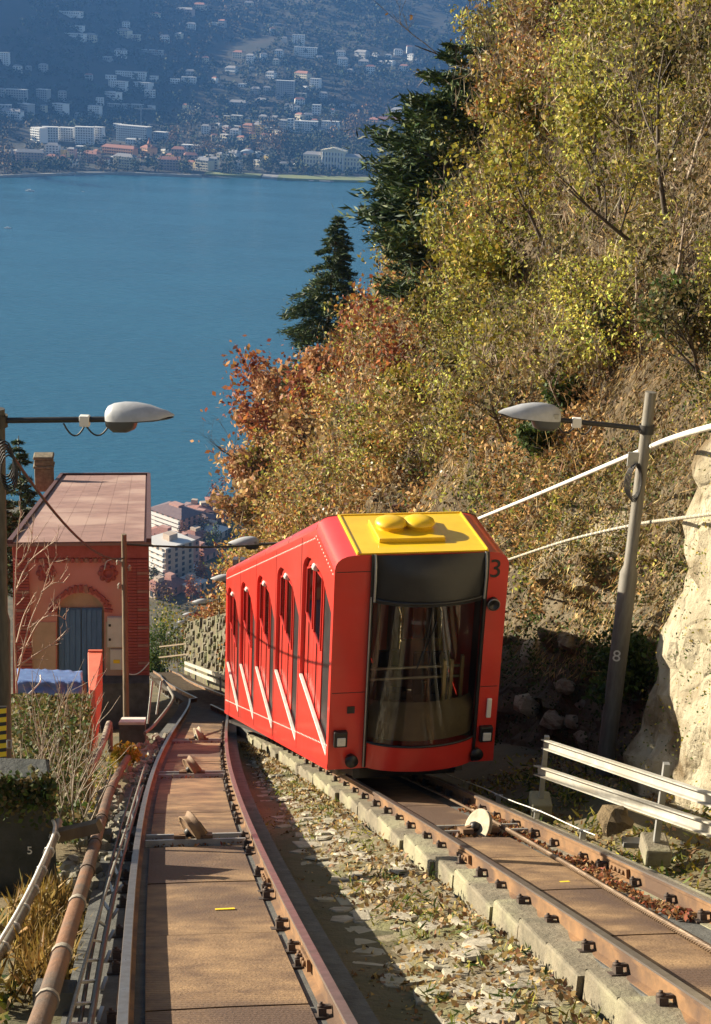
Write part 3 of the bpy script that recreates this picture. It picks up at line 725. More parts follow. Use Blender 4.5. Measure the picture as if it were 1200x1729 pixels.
# roof shell with rounded shoulders
def roofsec(s, dz=0):
    z = zside(s); q = [(0, 0), (.008, .05), (.03, .095), (.07, .13), (.13, .155), (.20, .165)]
    return [V(r, s, z + h) for r, h in q] + [V(CW - r, s, z + h) for r, h in reversed(q)]
b = MB(); b.loft([roofsec(s) for s in (0, 1.25)], 0, True); b.loft([roofsec(s) for s in (1.25, 3, 6, 9, CL)], 0, True)
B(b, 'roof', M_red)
b = MB(); b.prism([V(.235, .02, 2.566), V(CW - .235, .02, 2.566), V(CW - .235, 1.235, 2.566), V(.235, 1.235, 2.566)], V(0, 0, .016)); yel = B(b, 'roof_panel', M_yel, bevel=.004)
b = MB()
for r_ in (.25, CW - .25): b.bar(V(r_, .03, 2.588), V(r_, 1.22, 2.588), .018, .012)
b.bar(V(.25, 1.21, 2.588), V(CW - .25, 1.21, 2.588), .018, .012); B(b, 'roof_bead', M_yel, yel)
ra_, sa_ = carz(648, 921, 2.65); rb_, sb_ = carz(762, 918, 2.65); rc_, sc_ = carz(640, 895, 2.65)
pl0, pl1 = max(.3, ra_), min(1.6, rb_)
b = MB(); b.box(V((pl0 + pl1) / 2, .62, 2.605), (pl1 - pl0, .62, .05)); B(b, 'vent_plate', M_yel, yel, bevel=.008)
for f in (.27, .70):
    b = MB(); o_ = V(lerp(pl0, pl1, f), .66, 2.63)
    b.lathe([(.15, 0), (.15, .035), (.178, .04), (.178, .055), (.165, .085), (.12, .108), (.06, .118), (0, .12)], 28, o_); B(b, 'roof_vent', M_yel, yel)
# ends
front_out = [(0, 0), (CW, 0), (CW, 2.40), (CW - .008, 2.45), (CW - .03, 2.495), (CW - .07, 2.53), (CW - .13, 2.555), (CW - .2, 2.565), (.2, 2.565), (.13, 2.555), (.07, 2.53), (.03, 2.495), (.008, 2.45), (0, 2.40)]
HX0, HX1 = .42, 1.66
b = MB(); b.poly([V(r, 0, z) for r, z in front_out], [[V(HX0, 0, .30), V(HX0, 0, 2.53), V(HX1, 0, 2.53), V(HX1, 0, .30)]])
for (ra, za, rb, zb_) in ((HX0, .3, HX0, 2.53), (HX1, .3, HX1, 2.53), (HX0, .3, HX1, .3)): b.add([V(ra, 0, za), V(rb, 0, zb_), V(rb, .08, zb_), V(ra, .08, za)], [(0, 1, 2, 3)])
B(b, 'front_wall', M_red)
rm = (HX0 + HX1) / 2; hw = (HX1 - HX0) / 2
bul = lambda r, d=.19: -.012 - d * max(0., 1 - ((r - rm) / hw) ** 2) ** .75
rs = [HX0 + (HX1 - HX0) * i / 20 for i in range(21)]
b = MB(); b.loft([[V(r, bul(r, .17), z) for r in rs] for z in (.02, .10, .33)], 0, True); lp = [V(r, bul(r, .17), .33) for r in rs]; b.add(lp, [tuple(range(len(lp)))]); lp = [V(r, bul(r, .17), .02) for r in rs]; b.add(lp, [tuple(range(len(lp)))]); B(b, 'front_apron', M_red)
b = MB(); b.loft([[V(r, bul(r), z) for r in rs] for z in (.34, 1.2, 2.03)], 0, True); B(b, 'windscreen', M_glass)
b = MB(); b.loft([[V(r, bul(r, d), z) for r in rs] for z, d in ((2.03, .20), (2.09, .205), (2.12, .20), (2.34, .17), (2.48, .11), (2.57, .03))], 0, True); lp = [V(r, bul(r, .2), 2.03) for r in rs]; b.add(lp, [tuple(range(len(lp)))]); hdr = B(b, 'header_panel', M_black)
b = MB()
b.tube([V(r, bul(r, .21) - .004, 2.075) for r in rs], .016, 6); b.tube([V(r, bul(r, .2), .345) for r in rs], .014, 6)
for r in (HX0 - .01, HX1 + .01):
    b.tube([V(r, -.02, .03), V(r, -.02, 2.05), V(r, -.03, 2.3), V(r, -.02, 2.5), V(r, -.0, 2.57)], .022, 6)
B(b, 'windscreen_frame', M_black)
for r in (HX0 + .012, HX1 - .012): b = MB(); b.tube([V(r, -.06, 2.05), V(r, -.075, 2.3), V(r, -.05, 2.48), V(r, -.01, 2.575)], .014, 6); B(b, 'edge_strip', M_steel)
b = MB(); b.tube([V(HX0 - .022, -.045, .04), V(HX0 - .022, -.045, 2.1)], .009, 6); B(b, 'edge_strip', M_steel)  # thin pale strip stands in for the highlight down the windscreen's left edge
# rear end with a window
re = [(r, z + zside(CL) - 2.40) if z > .5 else (r, zbot(CL)) for r, z in front_out]
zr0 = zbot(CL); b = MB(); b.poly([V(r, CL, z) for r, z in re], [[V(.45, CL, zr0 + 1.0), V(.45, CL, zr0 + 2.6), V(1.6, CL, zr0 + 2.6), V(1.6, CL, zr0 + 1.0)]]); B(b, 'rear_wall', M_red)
b = MB(); b.add([V(.45, CL - .01, zr0 + 1.0), V(.45, CL - .01, zr0 + 2.6), V(1.6, CL - .01, zr0 + 2.6), V(1.6, CL - .01, zr0 + 1.0)], [(0, 1, 2, 3)]); B(b, 'rear_window', M_glass)
# headlamps, buffer, camera pod, handle, number
for r, z in ((.13, .40), (1.80, .37)):
    b = MB(); b.box(V(r, -.03, z), (.15, .07, .19)); hl = B(b, 'headlamp', M_black, bevel=.012)
    b = MB(); b.box(V(r + .005, -.07, z - .02), (.095, .02, .10)); B(b, 'lens', M_glassl, hl, bevel=.008)
for r in (.26, 1.70):
    b = MB(); b.lathe([(0, .0), (.06, 0), (.06, .05), (.075, .06), (.075, .085), (0, .09)], 18, V(r, 0, .13), V(0, -1, 0)); B(b, 'buffer', M_black)
b = MB(); b.lathe([(0, 0), (.07, 0), (.07, .05), (.055, .07), (.05, .06), (0, .045)], 20, V(1.765, 0, 1.965), V(0, -1, 0)); pod = B(b, 'camera_pod', M_black)
b = MB(); b.lathe([(.066, .045), (.072, .062), (.064, .068)], 20, V(1.765, 0, 1.965), V(0, -1, 0)); B(b, 'ring', M_steel, pod)
b = MB(); b.box(V(1.815, -.025, .69), (.055, .03, .24)); B(b, 'grab_handle', M_white, bevel=.01)
b = MB(); b.box(V(.24, -.006, .74), (.085, .014, .085)); B(b, 'socket_cover', M_dark, bevel=.004)
text('car_number', '3', .30, CM.to_4x4().__class__(((CR.x, 0, -CE.x, 0), (CR.y, 0, -CE.y, 0), (0, 1, 0, 0), (0, 0, 0, 1))) if False else basis(CR, CZ, -CE, c0 + CR * 1.77 - CE * .006 + CZ * 2.36), M_black, car)
for k in range(1, 5):
    s = .12 + 2.235 * k - .10; b = MB(); b.box(V(-.001, s, (zside(s) + zbot(s)) / 2), (.006, .008, zside(s) - zbot(s) - .04)); B(b, 'panel_seam', M_dark)
for s in (1.25, 3.4, 5.7, 8.0, 10.2):
    b = MB(); b.tube([p + V(0, 0, .002) for p in roofsec(s)], .005, 4); B(b, 'roof_seam', M_dark)
for (ra, za, rb_2, zb_2) in ((.02, .95, .40, .95), (1.68, .95, 1.90, .95), (.02, 2.38, .40, 2.38), (.40, .02, .40, .30)):
    b = MB(); b.bar(V(ra, -.001, za), V(rb_2, -.001, zb_2), .007, .005, V(0, 1, 0)); B(b, 'panel_seam', M_dark)
b = MB(); b.tube([V(1.05, -.215, 2.06), V(.98, -.222, 1.55)], .008, 5); b.tube([V(1.10, -.215, 1.86), V(.90, -.215, 1.30)], .008, 5); B(b, 'wiper', M_black)
# rivet lines
b = MB()
def rivet(s, z):
    b.add([V(0, s - .009, z - .009), V(0, s + .009, z - .009), V(0, s + .009, z + .009), V(0, s - .009, z + .009), V(-.008, s, z)], [(0, 1, 4), (1, 2, 4), (2, 3, 4), (3, 0, 4)])
for i in range(108): s = .1 + i * .104; rivet(s, zside(s) - .10 if s > 1.25 else 2.32); rivet(s, zbot(s) + .30)
B(b, 'rivet_line', M_pale, kind='stuff')
# interior: stepped floors, seats, posts, ceiling
b = MB()
for k, (s0, z0) in enumerate(bays): b.box(V(CW / 2, s0 + 1.05, z0 - .03), (CW - .26, 2.22, .05)); (b.box(V(CW / 2, s0 - .06, z0 + .49), (CW - .3, .03, .98)) if k else None)
B(b, 'floor', M_int)
b = MB(); b.loft([[V(.14, s, zside(s) + .02), V(.3, s, zside(s) + .10), V(CW - .3, s, zside(s) + .10), V(CW - .14, s, zside(s) + .02)] for s in (.05, 1.25, CL - .05)], 0, True); B(b, 'ceiling', M_int)
b = MB(); b.loft([[V(r, bul(r) + .10, z) for r in rs] for z in (.36, .70)] + [[V(r, bul(r) + .26, .76) for r in rs]], 0, True); B(b, 'driver_desk', M_int)
b = MB()
for r, zt in ((1.36, 1.15), (1.44, 1.15), (1.56, 1.2)): b.box(V(r, .30, (zt + .42) / 2), (.035, .05, zt - .42))
b.box(V(1.46, .32, .46), (.24, .05, .05)); B(b, 'door_frame', M_cream)
b = MB(); b.box(V(.80, .22, .80), (.20, .12, .10)); b.tube([V(1.1, .2, .78), V(1.1, .16, .95)], .012, 6); b.lathe([(0, 0), (.03, 0), (.03, .03), (0, .035)], 10, V(1.1, .16, .95)); B(b, 'controls', M_black)
b = MB(); b.box(V(.50, 2.25, .0), (.5, .05, 1.0)); b.box(V(1.55, 2.25, .0), (.5, .05, 1.0)); b.box(V(.5, 4.5, -1.0), (.5, .05, 1.1)); B(b, 'partition', M_cream)
for s in (1.2, 3.4):
    for r in (.45, 1.5):
        b = MB(); z = .12 - GR * s + .1; b.box(V(r, s, z + .45), (.45, .45, .08)); b.box(V(r, s + .24, z + .75), (.45, .06, .6)); b.box(V(r, s, z + .2), (.08, .3, .45)); B(b, 'seat', M_seat, bevel=.02)
b = MB()
for r, s in ((.7, .9), (1.35, .9), (.7, 3.0), (1.35, 3.0)): b.tube([V(r, s, .1 - GR * s), V(r, s, zside(s) + .1)], .02, 8)
b.tube([V(.5, .35, 1.05), V(1.6, .35, 1.05)], .018, 8); b.tube([V(.5, .35, .92), V(1.6, .35, .92)], .018, 8); B(b, 'grab_pole', M_steel)
# running gear
b = MB()
for r in (.36, CW - .36): b.bar(V(r, .15, -.10), V(r, CL - .2, zbot(CL) - .02), .08, .16)
for s in (.35, 2.2, 4.5, 7, 9.2, 11): b.bar(V(.36, s, zbot(s) - .08), V(CW - .36, s, zbot(s) - .08), .12, .12)
b.bar(V(CW / 2, .3, -.02), V(CW / 2, CL - .3, zbot(CL) - .02), CW - .1, .05); B(b, 'underframe', M_dark)
for s in (1.6, 3.0, 8.6, 10.0):
    for r in (.46, 1.46):
        b = MB(); b.lathe([(0, -.05), (.15, -.05), (.15, .03), (.175, .04), (.175, .055), (0, .055)], 20, V(r, s, zbot(s) - .10), V(1 if r < 1 else -1, 0, 0)); B(b, 'wheel', M_clip)

# ================================================================== LAMP POSTS
def luminaire_parts(parent, o, dx, sc=1.):
    """cobra-head lamp: pale hood drawn out to a tip, dark gear box under its root, flat glass below"""
    dx = Vector(dx).normalized(); dy = Vector((0, 0, 1)).cross(dx).normalized(); dz = dx.cross(dy); o = Vector(o)
    P = lambda x, y, z: o + (dx * x + dy * y + dz * z) * sc
    xs = [0, .03, .10, .20, .32, .45, .56, .64, .70]; hw_ = [.06, .095, .12, .135, .14, .125, .09, .045, .006]; ht = [.09, .135, .165, .175, .165, .135, .09, .05, .012]
    b = MB(); secs = []
    for x, a, h in zip(xs, hw_, ht):
        zb_ = .012 * (x > .6); secs.append([P(x, a * math.cos(t), zb_ + max(0, h * math.sin(t))) for t in np.linspace(0, math.pi, 11)])
    b.loft(secs, 0, True); b.add(secs[0], [tuple(range(11))]); b.build('lamp_hood', M_lamp, parent)
    b = MB(); secs = [[P(x, a * .97 * math.cos(t), 0 - d * abs(math.sin(t)) ** .6) for t in np.linspace(0, math.pi, 9)] for x, a, d in ((0, .07, .08), (.06, .10, .135), (.2, .125, .14), (.28, .13, .11), (.31, .13, .03), (.5, .11, .028), (.64, .045, .02), (.69, .01, .006))]
    b.loft(secs, 0, True); b.add(secs[0], [tuple(range(9))]); b.build('gear_box', M_lampd, parent)
    b = MB(); b.obox(P(.075, .10, .06), dx * .03 * sc, dy * .012 * sc, dz * .028 * sc); b.build('latch', M_steel, parent)
def lamp_post(label, base, top, armz, lum_root, lum_dir, sc=1., r0=.085, r1=.055, detail=True, group='street lamps along the railway', coil=True, num=None, steppos=.52, polem=None):
    base, top, lum_root = Vector(base), Vector(top), Vector(lum_root)
    th = thing('street_lamp', label, 'street lamp', base, group=group)
    b = MB(); m1 = base.lerp(top, steppos); m2 = base.lerp(top, steppos + .02)
    b.tube([base - Vector((0, 0, .3)), base, m1, m2, top], [r0, r0, r0 * .97, r1 * 1.02, r1 * .9], 14); b.build('pole', polem or M_pole, th)
    ax = base.lerp(top, armz)
    b = MB(); b.tube([ax, lum_root], .028 * sc ** .5, 8); b.lathe([(r1 * 1.25, -.05), (r1 * 1.25, .05)], 12, ax, (top - base)); b.build('arm', M_dark if detail else M_pole, th)
    luminaire_parts(th, lum_root, lum_dir, sc)
    if detail:
        jb = ax.lerp(lum_root, .80); b = MB(); b.box(jb - Vector((0, 0, .01)), (.10 * sc, .07, .11 * sc)); b.build('junction_box', M_white, th, bevel=.008)
        b = MB(); d = (lum_root - ax).normalized()
        for a0, a1 in ((jb - d * .18, jb), (jb, lum_root + d * .02)): b.tube(cat_pts(a0 - Vector((0, 0, .03)), a1 - Vector((0, 0, .05)), .10, 8), .008, 5)
        b.build('cable_loop', M_cable, th)
    return th, ax
DR = 17.0
rb = at(1024, 1272, DR); rt = at(1099, 662, DR); rt = Vector((lerp(rb.x, rt.x, .98), rb.y + .05, rt.z)); rt = at(1099, 662, depth(rt))
lroot = at(944, 709, depth(rt) + .05); ltip = at(846, 699, depth(rt) - .05)
lampR, axR = lamp_post('grey lamp post bearing a small white 8, standing before the rock face', rb, rt, .905, lroot, (ltip - lroot), 1.0, .105, .068)
tdir = (rt - rb).normalized(); num = rb.lerp(rt, .295)
text('pole_number', '8', .20, basis(Vector((.985, -.17, 0)), tdir, Vector((-.17, -.985, 0)), num + Vector((-.045, -.106, 0))), M_white, lampR)
# coil of spare cable and small plate hanging on the post
cc = rb.lerp(rt, .80) + Vector((-.10, -.06, 0))
th = thing('cable_coil', 'dark coil of spare cable hanging on the right lamp post', 'cable', cc)
b = MB()
for k in range(5): b.tube([cc + Vector((.02 * k * .4 + .085 * math.cos(a) * (1 - .06 * k), -.012 * k, -.13 + (.19 + .01 * k) * math.sin(a))) for a in np.linspace(0, 2 * math.pi, 15)], .007, 5, caps=False)
b.build('loop', M_dark, th)
b = MB(); b.box(cc + Vector((-.02, .0, .13)), (.12, .03, .16)); b.build('bracket', M_steel, th)
# left lamp post, its foot in the bank beyond the frame edge
lb = at(2, 1400, 13.2); lt = at(-6, 690, 13.2); lt = Vector((lt.x, lb.y, lt.z)); lt = at(-6, 690, depth(lt))
lr_ = at(180, 708, depth(lt)); lti = at(290, 704, depth(lt) - .08)
axm = at(-4, 712, depth(lt)); fr = (axm - lb).length / (lt - lb).length
lampL, axL = lamp_post('dark lamp post at the left edge, its arm reaching over the brick house', lb, lt, min(.99, fr), lr_, lti - lr_, .84, .10, .075, polem=M_poled)
cc = at(8, 775, depth(lt) - .1)
th = thing('cable_coil', 'tangled coil of black cable on the left lamp post', 'cable', cc); b = MB()
for k in range(6): b.tube([cc + Vector((.07 * math.cos(a) + .01 * k, -.015 * k, .16 * math.sin(a) - .02 * k)) for a in np.linspace(0, 2 * math.pi, 13)], .008, 5, caps=False)
b.build('loop', M_cable, th)
# the row of lamps dwindling down the line
for nm, (x0, x1, y), (px, pt), d in (('pale lamp head just left of the red railcar roof, its post hidden', (437, 385, 918), (516, 905), 35.5), ('lamp head half hidden by the red railcar near the old camera box', (392, 355, 978), (440, 962), 54),
                           ('lamp above the far stone wall, nearest of the distant row', (350, 324, 1017), (370, 1006), 72), ('second lamp of the distant row below the orange bushes', (326, 308, 1038), (344, 1032), 92),
                           ('third lamp of the distant row below the orange bushes', (313, 298, 1051), (327, 1045), 108), ('fourth lamp of the distant row below the orange bushes', (301, 287, 1061), (313, 1056), 122), ('smallest and last lamp of the distant row', (293, 283, 1069), (300, 1064), 136)):
    top = at(px, pt, d); bx = top.copy(); bx.z = min(top.z - 3.4, Zp(top.x, top.y) - .3) if d < 80 else top.z - 6
    root = at(x0, y, d); tip = at(x1, y, d)
    lamp_post(nm, bx, top, .965, root, tip - root, max(.7, (tip - root).length / .70), .07, .05, detail=False)
# twin white loudspeaker/camera heads on a bracket by the car roof
cb = at(403, 955, 44); th = thing('camera_bracket', 'pair of small white camera boxes on a post beyond the railcar roof', 'camera', cb - Vector((0, 0, 2.0)))
b = MB(); b.tube([cb - Vector((0, 0, 2.4)), cb + Vector((0, 0, .05))], .03, 6); b.build('post', M_pole, th)
for q in (-.10, .12): b = MB(); b.box(cb + Vector((q, 0, .14)), (.16, .28, .22)); b.build('camera_box', M_white, th, bevel=.02)

# ------------------------------------------------------------------ overhead cables
def cable(name, label, pts, r, m, n=8): 
    b = MB(); b.tube(pts, r, n); o = b.build(name, m); tag(o, label, 'cable'); return o
wc = spline([at(690, 925, 33), at(790, 883, 26), at(900, 838, 21.5), at(1066, 768, 16.9), at(1140, 738, 14), at(1260, 705, 11)], 8)
cable('overhead_cable', 'thick white sheathed cable slung from the right lamp post towards the camera', wc, .030, M_cablew)
wc2 = spline([at(800, 962, 23), at(852, 947, 20.5), at(960, 912, 18.4), at(1072, 886, 16.9), at(1140, 876, 14.6), at(1270, 858, 11.5)], 8)
oc2 = cable('overhead_cable', 'thinner dull cable below the white one, wrapped with thread', wc2, .019, mat('cable_dull', (.36, .33, .25), .7, 0, (.25, .22, .16), 14))
b = MB()
for i in range(4, len(wc2) - 1):
    for f in (.2, .7):
        p = wc2[i].lerp(wc2[i + 1], f); b.lathe([(.023, -.008), (.023, .008)], 8, p, wc2[i + 1] - wc2[i])
b.build('lashing', M_cablew, oc2, kind='stuff')

# ------------------------------------------------------------------ guard rail right of the track
def onsheet(px, py, fn, off):
    d = ray(px, py); t = 3.
    while t < 140:
        P = d * t
        if P.x <= fn(P.y) + off if px < 600 else P.x >= fn(P.y) + off: return P
        t += .02
    return d * t
goff = .5 + .62
pA = [onsheet(x, y, Rc, goff) for x, y in ((918, 1256), (980, 1277), (1100, 1318), (1200, 1350))]
pB = [onsheet(x, y, Rc, goff) for x, y in ((905, 1300), (975, 1328), (1100, 1368), (1200, 1402))]
gr = thing('guard_rail', 'guard rail with two pale beams beside the right-hand track', 'guard rail', onsheet(1096, 1440, Rc, goff))
M_railp = mat('weathered_paint', (.44, .425, .375), .65, 0, (.30, .285, .245), 5, 10, bump=.08, c3=(.34, .31, .25))
def beam(P, h, m):
    a = P[0]; z = P[-1] + (P[-1] - P[1]).normalized() * 2.2
    b = MB(); t = (z - a).normalized(); s = Vector((t.y, -t.x, 0)).normalized(); n = s.cross(t)
    prof = [(-.03, h / 2), (.03, h / 2), (.03, h / 2 - .012), (-.018, h / 2 - .012), (-.018, -h / 2 + .012), (.03, -h / 2 + .012), (.03, -h / 2), (-.03, -h / 2)]
    b.prism([a + s * x + n * y for x, y in prof], z - a); b.build('beam', m, gr)
beam(pA, .10, M_railp); beam(pB, .105, M_railp)
for px, y0 in ((1096, 1436), (905, 1350)):
    f = onsheet(px, y0, Rc, goff); fz = Zp(f.x, f.y)
    b = MB(); b.bar(Vector((f.x, f.y, fz - .35)) + Vector((.05, 0, 0)), Vector((f.x + .05, f.y, fz + .72)), .05, .05, Vector((1, 0, 0))); b.build('post', M_steel, gr)
    b = MB(); b.box((f.x + .05, f.y, fz - .10), (.22, .30, .16)); b.build('footing', M_conc, gr, bevel=.02)
b = MB(); f = onsheet(1065, 1450, Rc, goff); b.box((f.x, f.y, Zp(f.x, f.y) - .10), (.18, .10, .05)); b.build('base_plate', M_steel, gr)
# the guard rail farther down, past the railcar
g2 = thing('guard_rail', 'short white guard rail below the stone wall, past the railcar', 'guard rail', at(350, 1135, 52))
for ya, yb in ((1122, 1146), (1132, 1158)):
    b = MB(); b.bar(at(312, ya - 3, 64), at(400, yb + 6, 44), .05, .13); b.build('beam', M_railp, g2)
for px, y in ((330, 1140), (352, 1150), (372, 1160)):
    d = lerp(60, 47, (px - 330) / 42); b = MB(); b.bar(at(px, y - 17, d), at(px, y + 8, d), .06, .06, Vector((1, 0, 0))); b.build('post', M_steel, g2)

# ------------------------------------------------------------------ stone wall and picket fence down the line
M_wallst = mat('wall_stone', (.19, .165, .115), .92, 0, (.11, .095, .07), 6, 10, bump=.5, c3=(.14, .14, .07))
sw = thing('stone_wall', 'rough stone retaining wall beside the track, past the railcar', 'wall', at(345, 1125, 66))
rr = random.Random(5)
wl = [at(386, 1135, 48), at(360, 1122, 56), at(334, 1112, 68), at(306, 1102, 84)]
b = MB(); secs = [[p + Vector((.15, 0, -1.5)), p + Vector((.35, 0, h)), p + Vector((1.6, 0, h + .2))] for p, h in zip(wl, (2.3, 2.2, 2.1, 2.0))]; b.loft(secs, 0, False); b.build('core', M_earth, sw)
for i in range(3):
    for _ in range(62):
        f = rr.random(); p = wl[i].lerp(wl[i + 1], f); h = rr.uniform(-.4, 2.05); c = p + Vector((.22 + h * .05, 0, h)); s = rr.uniform(.2, .42)
        t = (wl[i + 1] - wl[i]).normalized(); k = rr.randint(5, 6); ol = [c + t * s * math.cos(a) * rr.uniform(.8, 1.2) + Vector((0, 0, s * .62 * math.sin(a))) for a in [2 * math.pi * j / k for j in range(k)]]
        b = MB(); fr_ = [c.lerp(q, .8) + Vector((-.10, -.05, 0)) for q in ol]; b.add(ol + fr_, [(j, (j + 1) % k, k + (j + 1) % k, k + j) for j in range(k)] + [tuple(range(k, 2 * k))]); b.build('stone', M_wallst, sw)
pf = thing('picket_fence', 'mossy picket fence by the far bend of the line', 'fence', at(285, 1118, 92))
M_moss = mat('mossy_wood', (.20, .21, .075), .9, 0, (.13, .12, .05), 4)
for i in range(15):
    x = 271 + i * 4.6; d = 96 - i * 1.4; b = MB(); b.bar(at(x, 1121 - i * .4, d), at(x + .8, 1082 + (i % 3) - i * .9, d), .10, .05, Vector((1, 0, 0))); b.build('picket', M_moss if i % 3 else M_wood, pf)
for y in (1092, 1110): b = MB(); b.bar(at(269, y, 96.3), at(338, y - 8, 75.8), .06, .08); b.build('rail', M_wood, pf)

# ================================================================== THE BRICK HOUSE
HD = 31.0
roofdir = ray(251, 610).normalized(); hy = Vector((roofdir.x, roofdir.y, 0)).normalized(); hx = Vector((hy.y, -hy.x, 0)); sl_ = roofdir.z / Vector((roofdir.x, roofdir.y)).length
evl = at(14, 918, HD)
def topx(P): return PW / 2 + FPX * P.dot(_rt) / P.dot(_fw), PH / 2 - FPX * P.dot(_up) / P.dot(_fw)
HWd = 2.; 
while topx(evl + hx * HWd)[0] < 254: HWd += .01
HLn = 4.
while topx(evl + roofdir * HLn)[1] > 803: HLn += .05
evr = evl + hx * HWd
house = thing('brick_house', 'narrow brick house with pinkish sheet roof and blue arched door', 'house', evl + hx * HWd / 2 - Vector((0, 0, 4)))
fo = evl + hy * .16                                   # facade plane
def fpx(px, py, out=0.):
    d = ray(px, py); t = (fo - hy * out).dot(hy) / d.dot(hy); return d * t
zlow = fpx(130, 1235).z; ztopw = evl.z - .05
A = lambda px, py, out=0.: fpx(px, py, out)
fl, frr = fpx(22, 960), fpx(250, 960)
def arc(cx, y0, rx, ry, n=13): return [(cx - rx * math.cos(math.pi * i / (n - 1)), y0 - ry * math.sin(math.pi * i / (n - 1))) for i in range(n)]
hole = [A(96, 1215)] + [A(*q) for q in arc(136, 1035, 40, 34)] + [A(176, 1215)]
out = [Vector((fl.x, fl.y, zlow)), Vector((fl.x, fl.y, ztopw)), Vector((frr.x, frr.y, ztopw)), Vector((frr.x, frr.y, zlow))]
b = MB(); b.poly(out, [hole]); n = len(hole); b.add(hole + [p + hy * .22 for p in hole], [(i, (i + 1) % n, n + (i + 1) % n, n + i) for i in range(n)])
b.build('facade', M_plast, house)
b = MB(); b.poly([p + hy * .20 for p in hole]); b.build('arch_infill', M_tan, house)
for s_, (x0, x1) in zip((0, 1), ((99, 136.5), (137.5, 172))):
    b = MB(); ol = [A(x0, 1212, -.17), A(x0, 1026, -.17), A(x1, 1026, -.17), A(x1, 1212, -.17)]; b.prism(ol, hy * -.04); dr = b.build('door', M_door, house)
    for q in range(4):
        xa = lerp(x0, x1, (q + .08) / 4); xb = lerp(x0, x1, (q + .92) / 4); b = MB(); b.prism([A(xa, 1210, -.125), A(xa, 1029, -.125), A(xb, 1029, -.125), A(xb, 1210, -.125)], hy * -.014); b.build('plank', M_door, dr)
# lower wall and jambs in the wall's own tan render, dark plinth
b = MB(); lo = lambda x0, x1, y0, y1, o_: b.prism([A(x0, y1, o_), A(x0, y0, o_), A(x1, y0, o_), A(x1, y1, o_)], hy * -.02)
lo(49, 94, 1050, 1215, .002); lo(178, 205, 1050, 1215, .002); b.build('render_patch', M_tan, house)
b = MB(); b.prism([A(150, 1240, .0), A(150, 1140, .0), A(252, 1140, .0), A(252, 1240, .0)], hy * -.42); b.build('plinth', M_concd, house)
# brick pilasters, laid brick by brick
rr = random.Random(12); br = MB(); br.box((0, 0, 0), (.24, .06, .062)); bo = br.build('brick', [M_brick]); brm = bo.data; bpy.data.objects.remove(bo)
brp = brm.copy(); brp.materials[0] = M_brickp
HB = basis(hx, hy, Vector((0, 0, 1)), (0, 0, 0))
def brick(p, sx=1., sz=1., pale=False, rot=0.):
    o = bpy.data.objects.new('brick', brp if pale else brm); col.objects.link(o); o.parent = house
    m = HB.copy(); m.translation = p + hy * rr.uniform(-.006, .006)
    o.matrix_local = INV[house.name] @ m @ Matrix.Rotation(rot, 4, 'Y') @ Matrix.Diagonal((sx, 1, sz, 1)); INV[o.name] = INV[house.name]
for x0, x1, ya, yb in ((22, 48, 942, 1190), (211, 250, 942, 1138)):
    b = MB(); b.prism([A(x0, yb, .0), A(x0, ya, .0), A(x1, ya, .0), A(x1, yb, .0)], hy * -.035); b.build('pilaster', M_brick, house)
    z = A(x0, ya, 0).z - .05; i = 0; p0 = A(x0, ya, .05); wd = (A(x1, ya, .05) - p0).length
    while z > A(x0, yb, 0).z + .04 and i < 60:
        nb = max(1, round(wd / .25)); offb = .5 * (i % 2)
        for j in range(nb):
            brick(p0 + hx * (wd * (j + .5) / nb) + Vector((0, 0, z - p0.z)), wd / nb / .24 * .94, 1., (i % 6 == 4 and j == nb // 2))
        z -= .074; i += 1
# cornice: a plain band and a row of dentils
b = MB(); b.prism([A(22, 940, .0), A(22, 919, .0), A(250, 919, .0), A(250, 940, .0)], hy * -.06); b.build('cornice', M_brick, house)
for j in range(21): brick(A(54 + j * 7.6, 946, .03), .26, 1.6, j % 2 == 0)
for j in range(15):
    a = math.pi * (j + .5) / 15; px_, py_ = 136 - 47 * math.cos(a), 1035 - 41 * math.sin(a); brick(A(px_, py_, .02), .75, 1.25, j in (2, 8), -a if True else 0)
# round brick rosettes
for cx in (78, 182):
    b = MB(); c = A(cx, 967, .0); b.lathe([(.15, 0), (.15, .05), (.10, .06), (.10, .02), (0, .02)], 20, c, -hy)
    for k in range(8): a = k * math.pi / 4; b.lathe([(.062, 0), (.062, .045), (0, .05)], 10, c + hx * .165 * math.cos(a) + Vector((0, 0, .165 * math.sin(a))), -hy)
    b.build('rosette', M_brick, house)
# side walls, back wall
for p, e in ((fl, -1), (frr, 1)):
    b = MB(); q = p + hy * (HLn - .5); b.add([Vector((p.x, p.y, zlow)), Vector((p.x, p.y, ztopw)), Vector((q.x, q.y, ztopw + sl_ * (HLn - .5))), Vector((q.x, q.y, zlow - 6))], [(0, 1, 2, 3)]); b.build('side_wall', M_brick, house)
